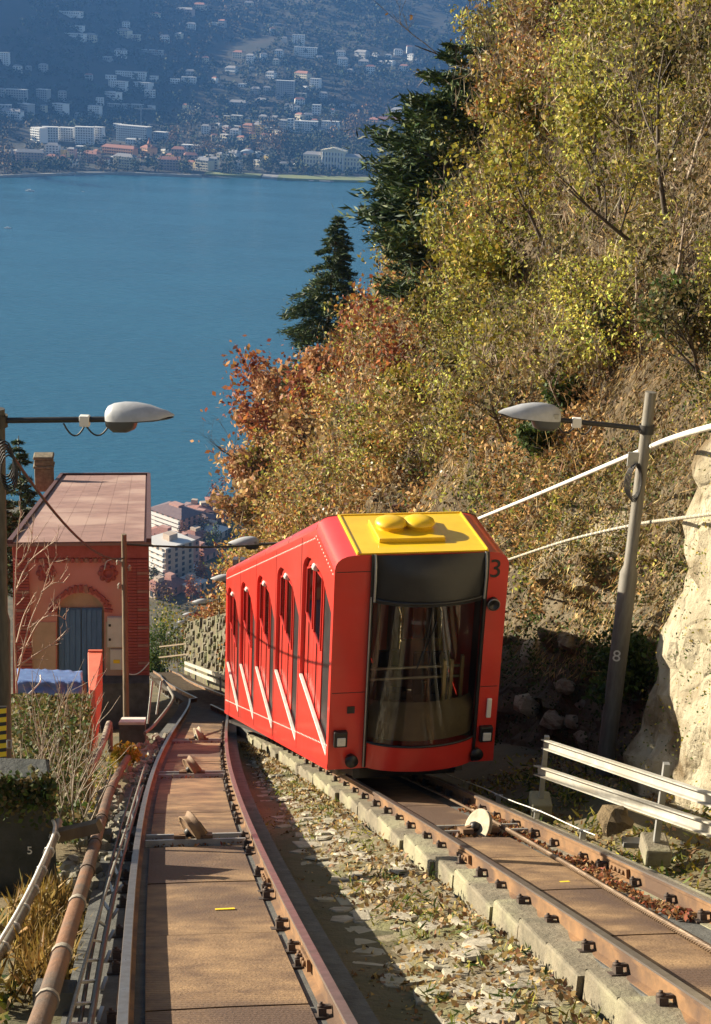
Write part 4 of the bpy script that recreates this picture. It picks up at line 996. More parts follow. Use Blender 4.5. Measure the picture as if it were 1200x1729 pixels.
# roof: a deck, trim boards and the sheets laid on it
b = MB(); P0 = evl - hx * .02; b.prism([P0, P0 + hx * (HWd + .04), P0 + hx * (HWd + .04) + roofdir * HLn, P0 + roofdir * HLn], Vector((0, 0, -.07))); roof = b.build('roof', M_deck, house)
b = MB(); rn = hx.cross(roofdir).normalized()
b.bar(P0 + hx * .05 + rn * .04, P0 + hx * .05 + roofdir * HLn + rn * .04, .11, .09, rn); b.bar(P0 + hx * (HWd - .02) + rn * .04, P0 + hx * (HWd - .02) + roofdir * HLn + rn * .04, .11, .09, rn)
b.bar(P0 + roofdir * (HLn - .12) + rn * .045, P0 + hx * HWd + roofdir * (HLn - .12) + rn * .045, .24, .10, rn); b.build('roof_trim', M_trim, roof)
nc, nr = 6, 6
for j in range(nr):
    for i in range(nc):
        a0 = .12 + (HWd - .24) * i / nc; a1 = .12 + (HWd - .24) * (i + 1) / nc - .006; s0 = .01 + (HLn - .3) * j / nr; s1 = .01 + (HLn - .3) * (j + 1) / nr - .02
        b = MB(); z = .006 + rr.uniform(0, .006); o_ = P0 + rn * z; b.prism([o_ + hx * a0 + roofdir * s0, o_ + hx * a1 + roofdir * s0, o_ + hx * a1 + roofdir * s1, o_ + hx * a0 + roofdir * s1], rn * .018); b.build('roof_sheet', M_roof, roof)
ch = fpx(75, 815); d = ray(75, 812); t = (P0.dot(rn)) / d.dot(rn); cp = d * t
b = MB(); cw = .30
for z0, z1, w_ in ((-.3, .50, .60), (.50, .60, .68), (.60, .80, .60), (.80, .92, .66)): b.box(cp + Vector((0, 0, (z0 + z1) / 2)), (w_, w_ * .9, z1 - z0), 0, math.atan2(hx.y, hx.x))
b.build('chimney', M_chim, roof, bevel=.04)
# meter boxes on the wall
for (x0, x1, y0, y1), lab in (((181, 207, 1043, 1093), 'tall white meter box on the house wall by the wooden pole'), ((186, 207, 1097, 1131), 'small white meter box with a yellow sticker under the taller one')):
    bb = MB(); o_ = .10; ol = [A(x0, y1, o_), A(x0, y0, o_), A(x1, y0, o_), A(x1, y1, o_)]; th = thing('meter_box', lab, 'meter box', (ol[0] + ol[2]) / 2, group='meter boxes on the house wall')
    bb.prism(ol, hy * .09); bb.build('box', M_box, th, bevel=.012)
    bb = MB(); bb.prism([A(x0 + 2, y1 - 2, o_ + .004), A(x0 + 2, y0 + 2, o_ + .004), A(x1 - 2, y0 + 2, o_ + .004), A(x1 - 2, y1 - 2, o_ + .004)], hy * -.01); dd = bb.build('door', M_box, th)
    if x0 == 186: bb = MB(); bb.prism([A(191, 1120, .122), A(191, 1114, .122), A(202, 1114, .122), A(202, 1120, .122)], hy * -.004); bb.build('sticker', M_syel, dd)
    else:
        for yy in (1056, 1080): bb = MB(); bb.prism([A(183, yy + 2, .12), A(183, yy - 2, .12), A(187, yy - 2, .12), A(187, yy + 2, .12)], hy * -.006); bb.build('hinge', M_dark, dd)
# wooden pole with insulators before the house
pb_ = at(213, 1225, 28.2); pt_ = at(209, 902, 28.2); pt_ = at(209, 902, depth(Vector((pt_.x, pb_.y, pt_.z))))
up_ = thing('utility_pole', 'slim wooden pole with insulators in front of the brick house', 'utility pole', pb_)
b = MB(); b.tube([pb_ - Vector((0, 0, .6)), pb_, pt_], [.06, .06, .05], 10); b.build('pole', M_wood, up_)
for f, sx in ((.86, -.12), (.83, .10), (.74, -.10)):
    c = pb_.lerp(pt_, f); b = MB(); b.tube([c, c + hx * sx], .012, 5); b.lathe([(0, -.05), (.035, -.05), (.025, -.01), (.04, .01), (.02, .05), (0, .05)], 10, c + hx * sx); b.build('insulator', M_cuff, up_)
cable('span_wire', 'dark wire drooping from the left lamp post to the wooden pole', cat_pts(at(4, 745, depth(lt)), pb_.lerp(pt_, .88), .35, 20), .016, M_cable, 6)
cable('span_wire', 'dark wire from the wooden pole across to the lamp by the railcar', cat_pts(pb_.lerp(pt_, .95), at(520, 911, 35.5), .12, 20), .022, M_cable, 6)
cable('wall_cable', 'pale cable sagging low on the plinth of the brick house', [A(218 + 34 * i / 10, 1128 + 14 * math.sin(math.pi * (.25 + i / 10 * .72)) - i * 1.1, .47) for i in range(11)], .012, M_cablew, 6)
cable('wall_cable', 'thin curl of cable from the rosette to the wooden pole', spline([A(176, 962, .08), A(180, 948, .1), A(195, 944, .12), A(207, 948, .2)], 5), .010, M_cablew, 5)

# ================================================================== LEFT OF THE TRACK
pp = spline([gnd(px, py, dz) for px, py, dz in ((40, 1800, .05), (66, 1729, .05), (92, 1650, .05), (124, 1545, .06), (150, 1460, .06), (168, 1395, .06), (186, 1335, .06), (206, 1295, .04), (226, 1262, .0))], 6)
pipe = thing('water_pipe', 'rusty orange pipe with pale collars running beside the left rail', 'pipe', pp[0])
b = MB(); b.tube(pp, .05, 12); b.build('pipe', M_pipe, pipe)
for i in (4, 9, 14, 19, 23, 27, 31, 36):
    if i < len(pp) - 1: b = MB(); b.tube([pp[i], pp[i].lerp(pp[i + 1], .30)], .058, 12); b.build('collar', M_cuff if i in (9, 14, 19) else M_pipe, pipe)
for f in (12, 30):
    b = MB(); p = pp[f]; b.box(p - Vector((0, 0, .12)), (.20, .10, .14)); b.build('saddle', M_concd, pipe)
# two-rail cable ladder with thin cables between pipe and rail
tray = thing('cable_ladder', 'dark cable ladder with pale rungs between the pipe and the left rail', 'cable tray', gnd(150, 1600))
w1 = [gnd(px, py, .02) for px, py in ((96, 1800), (115, 1729), (148, 1610), (180, 1500), (212, 1400), (245, 1290))]
w2 = [gnd(px, py, -.03) for px, py in ((134, 1800), (152, 1729), (172, 1610), (190, 1520), (214, 1420), (240, 1330))]
for w_, r_, m_ in ((w1, .011, M_pole), (w2, .018, M_dark), ([gnd(x - 14, y, -.04) for x, y in ((130, 1800), (148, 1729), (168, 1610), (187, 1520), (211, 1420), (238, 1330))], .012, M_dark)):
    b = MB(); b.tube(spline(w_, 6), r_, 7); b.build('rail', m_, tray)
s1, s2 = spline(w1, 10), spline(w2, 10)
for i in range(4, 48, 3):
    a = s1[min(i, len(s1) - 1)]; q = s2[min(i, len(s2) - 1)]; b = MB(); b.bar(a, q, .02, .012); b.build('rung', M_steel, tray)
for i in range(5, 36, 4):
    q = s2[i]; r = tp(Lc, q.y, -.62, -.1); b = MB(); b.bar(q + Vector((.04, 0, -.02)), r, .02, .012); b.build('rung', M_steel, tray)
# trackside debris: broken concrete lumps
rr = random.Random(21); lm = []
for k in range(6):
    b = MB(); n_ = noise; vs = []
    for i in range(3):
        for j in range(6):
            a = j * math.pi / 3 + rr.uniform(-.2, .2); r_ = (.55, 1, .7)[i] * rr.uniform(.75, 1.1); vs.append((r_ * math.cos(a), r_ * math.sin(a), (-.5, .0, .55)[i] * rr.uniform(.8, 1.1)))
    fs = [(i * 6 + j, i * 6 + (j + 1) % 6, (i + 1) * 6 + (j + 1) % 6, (i + 1) * 6 + j) for i in range(2) for j in range(6)] + [(5, 4, 3, 2, 1, 0), tuple(range(12, 18))]
    b.add(vs, fs); o = b.build('stone', M_stone); lm.append(o.data); bpy.data.objects.remove(o)
bl = thing('ballast_edge', 'dark broken stones heaped along the outside of the left rail', 'stones', tp(Lc, 14, -.75, -.15))
for i in range(230):
    y = 9 + (rr.random() ** 1.2) * 15; p = tp(Lc, y, -rr.uniform(.62, 1.05), -.17 + rr.random() * .07); o = bpy.data.objects.new('stone', rr.choice(lm)); col.objects.link(o); o.parent = bl; s = rr.uniform(.035, .085)
    o.matrix_local = Matrix.Translation(INV[bl.name] @ p) @ Matrix.Rotation(rr.random() * 6, 4, 'Z') @ Matrix.Rotation(rr.random(), 4, 'X') @ Matrix.Scale(s, 4)
# conduit with a white cable tied along it
cd = [at(98, 1388, 11.6), at(92, 1412, 11.2), at(70, 1470, 10.2), at(40, 1535, 9.3), at(5, 1600, 8.5), at(-40, 1670, 7.8)]
cth = thing('cable_conduit', 'dark sloping conduit with a white cable strapped along its top', 'conduit', cd[3])
b = MB(); b.tube(spline(cd, 4), .035, 8); b.build('conduit', M_pole, cth)
b = MB(); wpt = [at(62, 1368, 11.7), at(82, 1378, 11.5), at(92, 1402, 11.0), at(64, 1470, 10.0), at(34, 1530, 9.1), at(2, 1585, 8.4), at(-40, 1650, 7.7)]; b.tube(spline(wpt, 6), .014, 6); b.build('white_cable', M_cablew, cth)
sp = spline(cd, 4)
for i in range(4, len(sp) - 1, 2): b = MB(); b.tube([sp[i], sp[i].lerp(sp[i + 1], .12)], .045, 8); b.build('strap', M_cablew, cth)
for i in (6, 12): p = sp[i]; b = MB(); b.bar(p, Vector((p.x - .1, p.y, zgnd(p.x, p.y) - .1)), .04, .04, Vector((1, 0, 0))); b.build('leg', M_dark, cth)
# dark concrete block with a painted figure
bc = at(30, 1330, 11.2); fz0 = zgnd(bc.x, bc.y) - .5
blk = thing('concrete_pillar', 'dark shaded concrete block painted with a small white 5, at the left edge', 'concrete block', (bc.x, bc.y, fz0))
pl_ = at(-70, 1318, 11.2); pr_ = at(88, 1318, 11.2); pr_.z = pl_.z = (pl_.z + pr_.z) / 2; e_ = (pr_ - pl_); e_.z = 0
b = MB(); b.prism([Vector((pl_.x, pl_.y, fz0)), Vector((pl_.x, pl_.y, pl_.z)), Vector((pr_.x, pr_.y, pr_.z)), Vector((pr_.x + .02, pr_.y, fz0))], Vector((-.1, .35, 0))); b.build('block', M_shaded, blk, bevel=.03)
hx2 = e_.normalized(); fn_ = Vector((hx2.y, -hx2.x, 0)); d = ray(50, 1436); t = pl_.dot(fn_) / d.dot(fn_); text('painted_number', '5', .10, basis(hx2, Vector((0, 0, 1)), fn_, d * t + fn_ * .004), M_white, blk)
# timber bearer under the pipe
tb = MB(); tb.bar(at(100, 1410, 11.3), at(168, 1394, 11.2), .08, .09); o = tb.build('timber_bearer', M_wood); tag(o, 'short weathered timber laid under the orange pipe', 'timber')
# split branch leaning on the bank
brn = thing('fallen_branch', 'pale dead branch leaning along the weedy left bank', 'branch', at(140, 1330, 16))
b = MB(); b.tube(spline([at(184, 1222, 20), at(172, 1258, 19), at(152, 1300, 17.3), at(128, 1338, 15.5), at(108, 1368, 14.2)], 5), [.05] * 4 + [.045] * 8 + [.04] * 9, 7); b.build('bough', M_barkl, brn)
b = MB(); b.tube([at(186, 1226, 19.9), at(186, 1268, 19.5)], .035, 6); b.tube([at(150, 1262, 18.6), at(150, 1352, 16.4)], .03, 6); b.build('stake', M_wood, brn)
# red girder end
g_ = [at(148, 1101, 25.0), at(173, 1101, 25.0), at(161, 1165, 22.9), at(150, 1165, 22.9), at(152, 1272, 22.6), at(164, 1262, 22.7), at(173, 1180, 24.6), at(149, 1180, 24.8)]
b = MB(); b.add(g_, [(0, 3, 2, 1), (3, 4, 5, 2), (1, 2, 5, 6), (0, 7, 4, 3), (0, 1, 6, 7), (4, 7, 6, 5)]); rp_ = thing('red_post', 'tapered red steel post with a sunlit sloping top beside the weeds', 'post', at(156, 1262, 22.9)); b.build('post', M_orange, rp_, bevel=.012)
b = MB(); a0, a1 = at(149, 1100, 25.0), at(172.5, 1100, 25.0); b.bar(a0 + Vector((0, 0, .012)), a1 + Vector((0, 0, .012)), .05, .03); b.build('cap_strip', M_orange, rp_)
# blue tarpaulin over a low stack
tth = thing('tarpaulin', 'crumpled blue tarpaulin covering a low heap by the house', 'tarpaulin', at(85, 1178, 23.5))
vs = []; NX, NY = 22, 12
for j in range(NY):
    for i in range(NX):
        u = i / (NX - 1); v = j / (NY - 1); px_ = lerp(27, 139, u); py_ = lerp(1130, 1178, v) + 3 * u * (1 - v); dd = lerp(24.6, 23.3, min(1, v * 2.2)) if v < .45 else 23.3
        p = at(px_, py_, dd); p += Vector((0, -1, .2)) * .10 * noise.noise((u * 6, v * 4, 1.)) + Vector((0, -1, 0)) * .035 * noise.noise((u * 17, v * 11, 4.)); vs.append(p)
fs = [(j * NX + i, j * NX + i + 1, (j + 1) * NX + i + 1, (j + 1) * NX + i) for j in range(NY - 1) for i in range(NX - 1)]
b = MB(); b.add(vs, fs, 0, True); o = b.build('sheet', M_tarp, tth); so_ = o.modifiers.new('thickness', 'SOLIDIFY'); so_.thickness = .01
b = MB(); p0, p1, p2, p3 = at(30, 1140, 24.9), at(134, 1140, 24.9), at(132, 1182, 23.7), at(32, 1182, 23.7); b.prism([p0, p1, p2, p3], Vector((0, .6, -.5))); b.build('heap', M_wood, tth)
b = MB(); b.tube(spline([at(68, 1140, 23.2), at(67, 1152, 23.0), at(50, 1170, 22.9), at(38, 1182, 22.9)], 4), .012, 5); b.build('cord', M_cablew, tth)
# striped warning board on the left lamp post
sg = thing('warning_board', 'yellow and black striped board fixed to the left lamp post', 'sign', at(2, 1325, 12.6))
b = MB(); ds = 12.55; q = [at(-24, 1328, ds), at(-24, 1194, ds), at(10.5, 1194, ds), at(10.5, 1328, ds)]; b.prism(q, Vector((0, .03, 0))); bd = b.build('board', M_sblk, sg)
for i in range(9):
    y0 = 1196 + i * 14.6; b = MB(); b.prism([at(-24, y0 + 12, ds - .004), at(-24, y0 + 4, ds - .004), at(10.5, y0, ds - .004), at(10.5, y0 + 8, ds - .004)], Vector((0, .003, 0))); b.build('stripe', M_syel, bd)
b = MB(); q = [at(12, 1250, ds - .05), at(19, 1250, ds - .05), at(19, 1263, ds - .05), at(12, 1263, ds - .05)]; b.tube(q + [q[0]], .008, 5); b.build('bracket', M_steel, sg)
# concrete pit with a pale lid and bent grey rail pipe beside the house
pit = thing('cable_pit', 'small dark concrete pit with a pale lid at the foot of the house', 'pit', at(222, 1246, 24.5))
a0, a1, a2, a3 = at(200, 1224, 24.6), at(244, 1224, 24.6), at(246, 1215, 26.0), at(206, 1215, 26.0)
b = MB(); b.prism([a0, a1, a2, a3], Vector((0, 0, .05))); b.build('lid', M_pale, pit)
b = MB(); b.prism([p + Vector((.0, .03, -.002)) for p in (a0, a1, a2, a3)], Vector((0, 0, -.5))); b.build('box', M_concd, pit)
bp_ = thing('pipe_handrail', 'bent grey pipe handrail between the house and the track', 'handrail', at(255, 1235, 24.5))
b = MB(); b.tube(spline([at(244, 1238, 24.3), at(262, 1222, 25.4), at(291, 1183, 29), at(288, 1168, 30), at(276, 1150, 32)], 5), .03, 8); b.build('rail', M_pole, bp_)
for px, y0, y1, d in ((268, 1150, 1206, 29), (253, 1150, 1222, 27)): b = MB(); b.tube([at(px + 4, y0, d), at(px - 4, y1, d)], .022, 6); b.build('post', M_steel, bp_)
# dark timber crib on the slope above the railcar
cb = hillhit(676, 872) or at(676, 872, 34); cr_ = thing('timber_crib', 'small dark timber crib on the slope above the railcar roof', 'crib', cb)
dcb = depth(cb) - 2.0
for i in range(6): b = MB(); x = 664 + i * 4.6; b.bar(at(x, 853, dcb), at(x, 886, dcb), .06, .06, Vector((1, 0, 0))); b.build('slat', M_trim, cr_)
for y in (855, 867, 879): b = MB(); b.bar(at(661, y, dcb - .05), at(691, y, dcb - .05), .07, .07); b.build('slat', M_trim, cr_)

# ================================================================== VEGETATION ON THE HILLSIDE
yhA, hhA = np.array(YH), np.array(HH)
cc_ = (hpN[:-1, :-1] + hpN[1:, :-1] + hpN[:-1, 1:] + hpN[1:, 1:]) / 4
e1_ = hpN[1:, :-1] - hpN[:-1, :-1]; e2_ = hpN[:-1, 1:] - hpN[:-1, :-1]; nn_ = np.cross(e1_, e2_); ar_ = np.linalg.norm(nn_, axis=2)
dd_ = cc_ @ np.array(_fw); sx_ = FPX * (cc_ @ np.array(_rt)) / np.maximum(dd_, .1); sy_ = -FPX * (cc_ @ np.array(_up)) / np.maximum(dd_, .1)
seen_ = (dd_ > 4) & (np.abs(sx_) < 600 + 300) & (np.abs(sy_) < 865 + 260)      # what the photograph, or a step to its side, can see
cosv_ = np.abs((nn_ * cc_).sum(2)) / (ar_ * np.linalg.norm(cc_, axis=2) + 1e-9)
wt_ = ar_ * (.18 + cosv_) / np.maximum(dd_, 9) ** 2 * seen_
def sm_(a, b, x): t = np.clip((x - a) / (b - a), 0, 1); return t * t * (3 - 2 * t)
def sample_hill(N, y0, y1, h0, h1, thr=None, nscale=.35, seed=0., off=.12, relief=0., warm=False):
    """points on the seen hillside, clumped by a noise threshold; relief lifts them into shrubby mounds"""
    w_ = wt_ * ((yhA[:-1, None] >= y0) & (yhA[:-1, None] < y1) & (hhA[None, :-1] >= h0) & (hhA[None, :-1] < h1))
    w_ = w_ * ~((yhA[:-1, None] < 15.5) & (hhA[None, :-1] < 4.4)) if N > 7000 else w_
    if warm: w_ = w_ * (1 - .8 * sm_(34, 46, yhA[:-1, None]) * sm_(24, 17, hhA[None, :-1]))
    p_ = (w_ / w_.sum()).ravel(); M_ = N if thr is None else int(N * 2.6)
    k = rng.choice(p_.size, M_, p=p_); i, j = np.divmod(k, w_.shape[1]); fi = rng.random(M_)[:, None]; fj = rng.random(M_)[:, None]
    P = hpN[i, j] * (1 - fi) * (1 - fj) + hpN[i + 1, j] * fi * (1 - fj) + hpN[i, j + 1] * (1 - fi) * fj + hpN[i + 1, j + 1] * fi * fj
    if thr is not None:
        n_ = np.array([noise.noise((p[0] * nscale + seed, p[1] * nscale, p[2] * nscale)) + .35 * noise.noise((p[0] * nscale * 3 + seed, p[1] * nscale * 3, p[2] * nscale * 3)) for p in P])
        P = P[n_ > thr + rng.uniform(-.12, .12, M_)][:N]
    o_ = rng.random(len(P)) ** 1.6 * off
    if relief:
        m_ = np.array([noise.noise((p[0] * .42, p[1] * .38, p[2] * .42 + 4)) + .6 * noise.noise((p[0] * 1.6 + 7, p[1] * 1.6, p[2] * 1.6)) for p in P])
        o_ = o_ * .5 + np.clip(m_ + .15, 0, 1.2) * relief * np.clip((P[:, 1] - 13) / 18, .12, 1) * (.35 + .65 * rng.random(len(P)) ** .5)
    return P + np.stack([-o_, -o_ * .15, o_ * .45], 1)
def vis_size(P, px, lo, hi):                           # leaf size grows gently with distance so far foliage stays leafy
    d = np.clip(P[:, 1], 6, 120); return np.clip(px * d / 1421., lo, hi) * rng.uniform(.6, 1.4, len(P))
def undergrowth(name, N, y0, y1, h0, h1, pal, thr, seed, off, px=4.6, lo=.05, hi=.36, asp=.55, m=DRY, ns=.35, jit=.3, axis=None, spread=1., relief=0., warm=False):
    P = sample_hill(N, y0, y1, h0, h1, thr, ns, seed, off, relief, warm)
    if len(P) == 0: return
    pf = np.array([1 + .75 * noise.noise((p[0] * .45 + seed * 1.7, p[1] * .4, p[2] * .45)) + .3 * noise.noise((p[0] * 1.5, p[1] * 1.4, p[2] * 1.5 + seed)) for p in P])   # one shrub's leaf differs from the next
    leaves(name, P, vis_size(P, px, lo, hi), np.clip(tints(len(P), pal, None, jit) * np.clip(pf, .35, 1.7)[:, None], .004, .9), m, None, asp, None, spread, axis, 'stuff')
# litter, dry grass, bramble and ivy in drifts; the warm colours gather low and far, the yellow greens higher up
HI = [(.34, .36, .06), (.48, .47, .08), (.24, .29, .06), (.46, .42, .10)]
undergrowth('undergrowth', 42000, 10, 100, 2.2, 60, BROWN + OLIVE + OLIVE + STRAW[:2], None, 0, .3, 5.0)
undergrowth('undergrowth', 9000, 13, 100, 3.0, 7.5, HI + YG + OLIVE, .25, 12, .4, 5., m=LEAF, relief=1.0)
undergrowth('undergrowth', 118000, 13, 100, 7.0, 60, HI + YG + OLIVE + HI, .02, 10, .5, 4.2, m=LEAF, relief=2.5, warm=True)
undergrowth('undergrowth', 20000, 20, 60, 2.6, 8., [(.36, .20, .07), (.44, .28, .10), (.28, .15, .05), (.22, .13, .06)], -.1, 16, .4, 5.0, relief=.7)
undergrowth('undergrowth', 80000, 13, 100, 6.5, 60, OLIVE + YG + [(.26, .18, .07), (.32, .24, .09), (.17, .14, .07)], -.02, 14, .5, 4.2, relief=2.3, warm=True)
undergrowth('undergrowth', 14000, 13, 27, 3.2, 10, GREEN + YG + OLIVE, .05, 18, .4, 4.0, m=LEAF, relief=1.6)
undergrowth('undergrowth', 78000, 33, 100, .6, 24, RUST[:2] + STRAW + [(.50, .26, .06), (.56, .36, .09), (.46, .20, .06), (.52, .34, .13), (.40, .26, .05)], -.45, 20, .5, 4.2, relief=2.0)
undergrowth('undergrowth', 30000, 15, 70, 1.6, 11, STRAW + [(.46, .33, .14)], -.06, 30, .3, 10.0, .10, .55, .09, DRY, .4, .3, (-.55, -.2, -1), .38, .35)
undergrowth('undergrowth', 15000, 10, 70, 1.6, 34, GREEN + [(.10, .16, .03)], .22, 40, .4, 4.6, m=LEAF, relief=.7)
undergrowth('twigs', 26000, 14, 80, 3.4, 50, STRAW + [(.40, .30, .16), (.10, .07, .05), (.07, .05, .035)], -.4, 44, .9, 17, .2, 1.2, .04, DRY, .4, .3, (-.35, 0, 1), .6, 2.0)
undergrowth('undergrowth', 6500, 14.6, 25, .1, 4.4, GREEN + [(.03, .05, .02)], .02, 55, .2, 4.0, .03, .14, m=LEAF, relief=1.2)
undergrowth('undergrowth', 6000, 9, 30, .1, 6, GREEN + YG, .12, 50, .12, 3.4, .03, .14, m=LEAF)
undergrowth('seed_tufts', 2600, 22, 62, 4, 26, FLUFF, .26, 60, .6, 3.4, .04, .2, .8, LEAF, .5, relief=2.2)

undergrowth('twigs', 22000, 14, 46, 7, 60, [(.30, .24, .17), (.20, .155, .11), (.38, .31, .22), (.12, .095, .07)], -.2, 71, .9, 18, .2, 1.0, .035, DRY, .3, .3, (-.3, 0, 1), .75, 2.4)
BARK = [M_bark, M_barkl]
def grow(b, p, d, L, r, depth_, rr, up=.25, tips=None, n=4, kids_=(2, 4), curl=.25):
    """one tapering, wandering limb with side limbs"""
    k = 5; pts = [Vector(p)]; rad = [r]; d = Vector(d).normalized()
    for i in range(k):
        d = (d + Vector((rr.uniform(-1, 1), rr.uniform(-1, 1), rr.uniform(-.6, 1) * .8 + up * .4)) * curl * .6).normalized()
        pts.append(pts[-1] + d * L / k); rad.append(r * (1 - .8 * (i + 1) / k) + .0015)
    b.tube(pts, rad, n, caps=False)
    if tips is not None: tips.extend(pts[2:])
    if depth_ > 0:
        for _ in range(rr.randint(*kids_)):
            i = rr.randint(1, k - 1); dd = (d + Vector((rr.uniform(-1, 1), rr.uniform(-1, 1), rr.uniform(-.3, 1))) * .95).normalized()
            grow(b, pts[i], dd, L * rr.uniform(.4, .7), rad[i] * .72, depth_ - 1, rr, up, tips, 3, kids_, curl)
def sapling_proto(seed, H, pal, nleaf, bark, levels=3, lsz=.10, lean=(0, 0, 1), kids_=(3, 5)):
    rr = random.Random(seed); b = MB(); tips = []
    grow(b, (0, 0, -.1), lean, H, .012 + H * .011, levels, rr, .2, tips, 5, kids_)
    return b, tips
saps = []
def sapling(name, label, base, H, lean, seed, pal, nleaf, bark, levels=3, lsz=.10, group=None, kids_=(3, 5), spread=.14):
    rr = random.Random(seed); th = thing(name, label, 'sapling' if name == 'sapling' else 'tree', base, group=group)
    b = MB(); tips = []
    grow(b, Vector(base) - Vector(lean).normalized() * .1, lean, H, .018 + H * .012, levels, rr, .2, tips, 5, kids_)
    b.build('trunk', bark, th)
    if nleaf:
        T = np.array([tuple(t) for t in tips]); C = T[rng.integers(0, len(T), nleaf)] + rng.normal(size=(nleaf, 3)) * spread
        leaves('crown', C, rng.uniform(.6, 1.3, nleaf) * lsz, tints(nleaf, pal), LEAF, th, .6)
    return th
# saplings: foot and top in the photograph, colour of what leaf is left
SAP = [  # foot px, top px, palette, leaves, bark, levels, words
    (1122, 350, 1108, 60, YG, 160, 0, 4, 'tall many-stemmed bare sapling near the top right corner'),
    (1045, 360, 1060, 130, OLIVE, 120, 0, 3, 'dark straight sapling beside the many-stemmed one at upper right'),
    (926, 425, 855, 235, YG, 260, 0, 3, 'dark sapling leaning left among yellow leaves, mid hillside'),
    (1010, 330, 955, 150, YG, 300, 0, 3, 'thin dark stem rising through bright yellow-green leaves'),
    (962, 515, 905, 430, OLIVE, 90, 0, 3, 'low bent stem above the ivy patch'),
    (775, 575, 702, 420, YG, 150, 0, 3, 'long dark stem leaning out over the rust bushes'),
    (862, 388, 758, 305, YG, 150, 0, 3, 'slanting stem with yellow leaves left of the dense yellow patch'),
    (1064, 408, 932, 312, YG, 120, 0, 3, 'nearly flat slanting branch below the many-stemmed sapling'),
    (880, 150, 690, 62, BROWN, 14, 0, 4, 'dark bare tree reaching out over the lake at the top of the hill'),
    (890, 175, 745, 110, BROWN, 10, 0, 4, 'small dark bare tree just under the one reaching over the lake'),
    (950, 700, 890, 600, OLIVE, 90, 1, 3, 'pale twiggy stem hanging above the right lamp head'),
    (870, 660, 770, 590, YG, 120, 1, 3, 'pale twiggy stem among white seed tufts'),
    (985, 250, 1010, 20, OLIVE, 160, 1, 4, 'pale bare shrub at the top edge of the hillside'),
    (900, 130, 880, -10, BROWN, 120, 1, 4, 'brown bare shrub on the skyline above the big pine'),
    (1090, 190, 1140, 10, YG, 260, 0, 4, 'yellowing tree in the top right corner'),
    (1160, 300, 1200, 110, OLIVE, 300, 1, 4, 'grey-green willowy shrub at the right edge'),
    (1140, 470, 1170, 330, OLIVE, 200, 1, 4, 'tangled grey shrub at the right edge below the willowy one'),
    (690, 640, 640, 540, RUST, 220, 1, 3, 'reddish bare shrub below the small spruce'),
    (610, 690, 560, 590, RUST, 320, 1, 3, 'rust-leaved sapling at the foot of the small spruce'),
    (520, 720, 480, 640, RUST, 260, 0, 3, 'orange-leaved sapling on the hill edge above the lake'),
    (430, 808, 338, 752, RUST, 10, 0, 4, 'dark bare tree stretching left over the lake below the rust bushes'),
    (470, 760, 425, 660, RUST, 420, 0, 3, 'bright rust-orange sapling leaning over the lake'),
    (560, 800, 530, 720, STRAW, 160, 1, 3, 'straw-coloured sapling in the dry grass above the railcar'),
    (730, 760, 690, 690, STRAW, 160, 1, 3, 'pale dry sapling over the grassy ledge'),
    (850, 740, 790, 650, OLIVE, 140, 0, 3, 'thin dark sapling above the thick white cable'),
    (1010, 620, 980, 500, OLIVE, 160, 1, 3, 'greyish sapling above the right lamp arm'),
    (1180, 640, 1150, 520, OLIVE, 160, 0, 3, 'dark sapling above the lamp post at the right edge'),
    (840, 540, 800, 440, YG, 240, 1, 3, 'small yellow sapling in the middle of the slope'),
    (760, 480, 730, 380, YG, 200, 1, 3, 'yellow sapling at the right of the big pine'),
    (1075, 560, 1060, 430, OLIVE, 200, 1, 3, 'olive sapling below the nearly flat branch'),
]
for i, (bx, by, tx, ty, pal, nl, bk, lv, lab) in enumerate(SAP):
    P = hillhit(bx, by)
    while P is None and bx < 900: bx += 8; P = hillhit(bx, by)
    if P is None: continue
    d = depth(P) - min(1.6, .04 * depth(P)); P = at(bx, by, d); T = at(tx, ty, d - .9); v = T - P; H = v.length
    sapling('sapling' if H < 5.5 else 'bare_tree', lab, P, H * .96, v.normalized() + Vector((0, 0, -.05)), 100 + i, pal, nl * 2, BARK[bk], min(lv, 3) if H < 3 else lv, .0042 * d, 'saplings and bare trees on the hillside', kids_=(3, 5) if lv < 4 else (3, 4), spread=.02 + .006 * d)
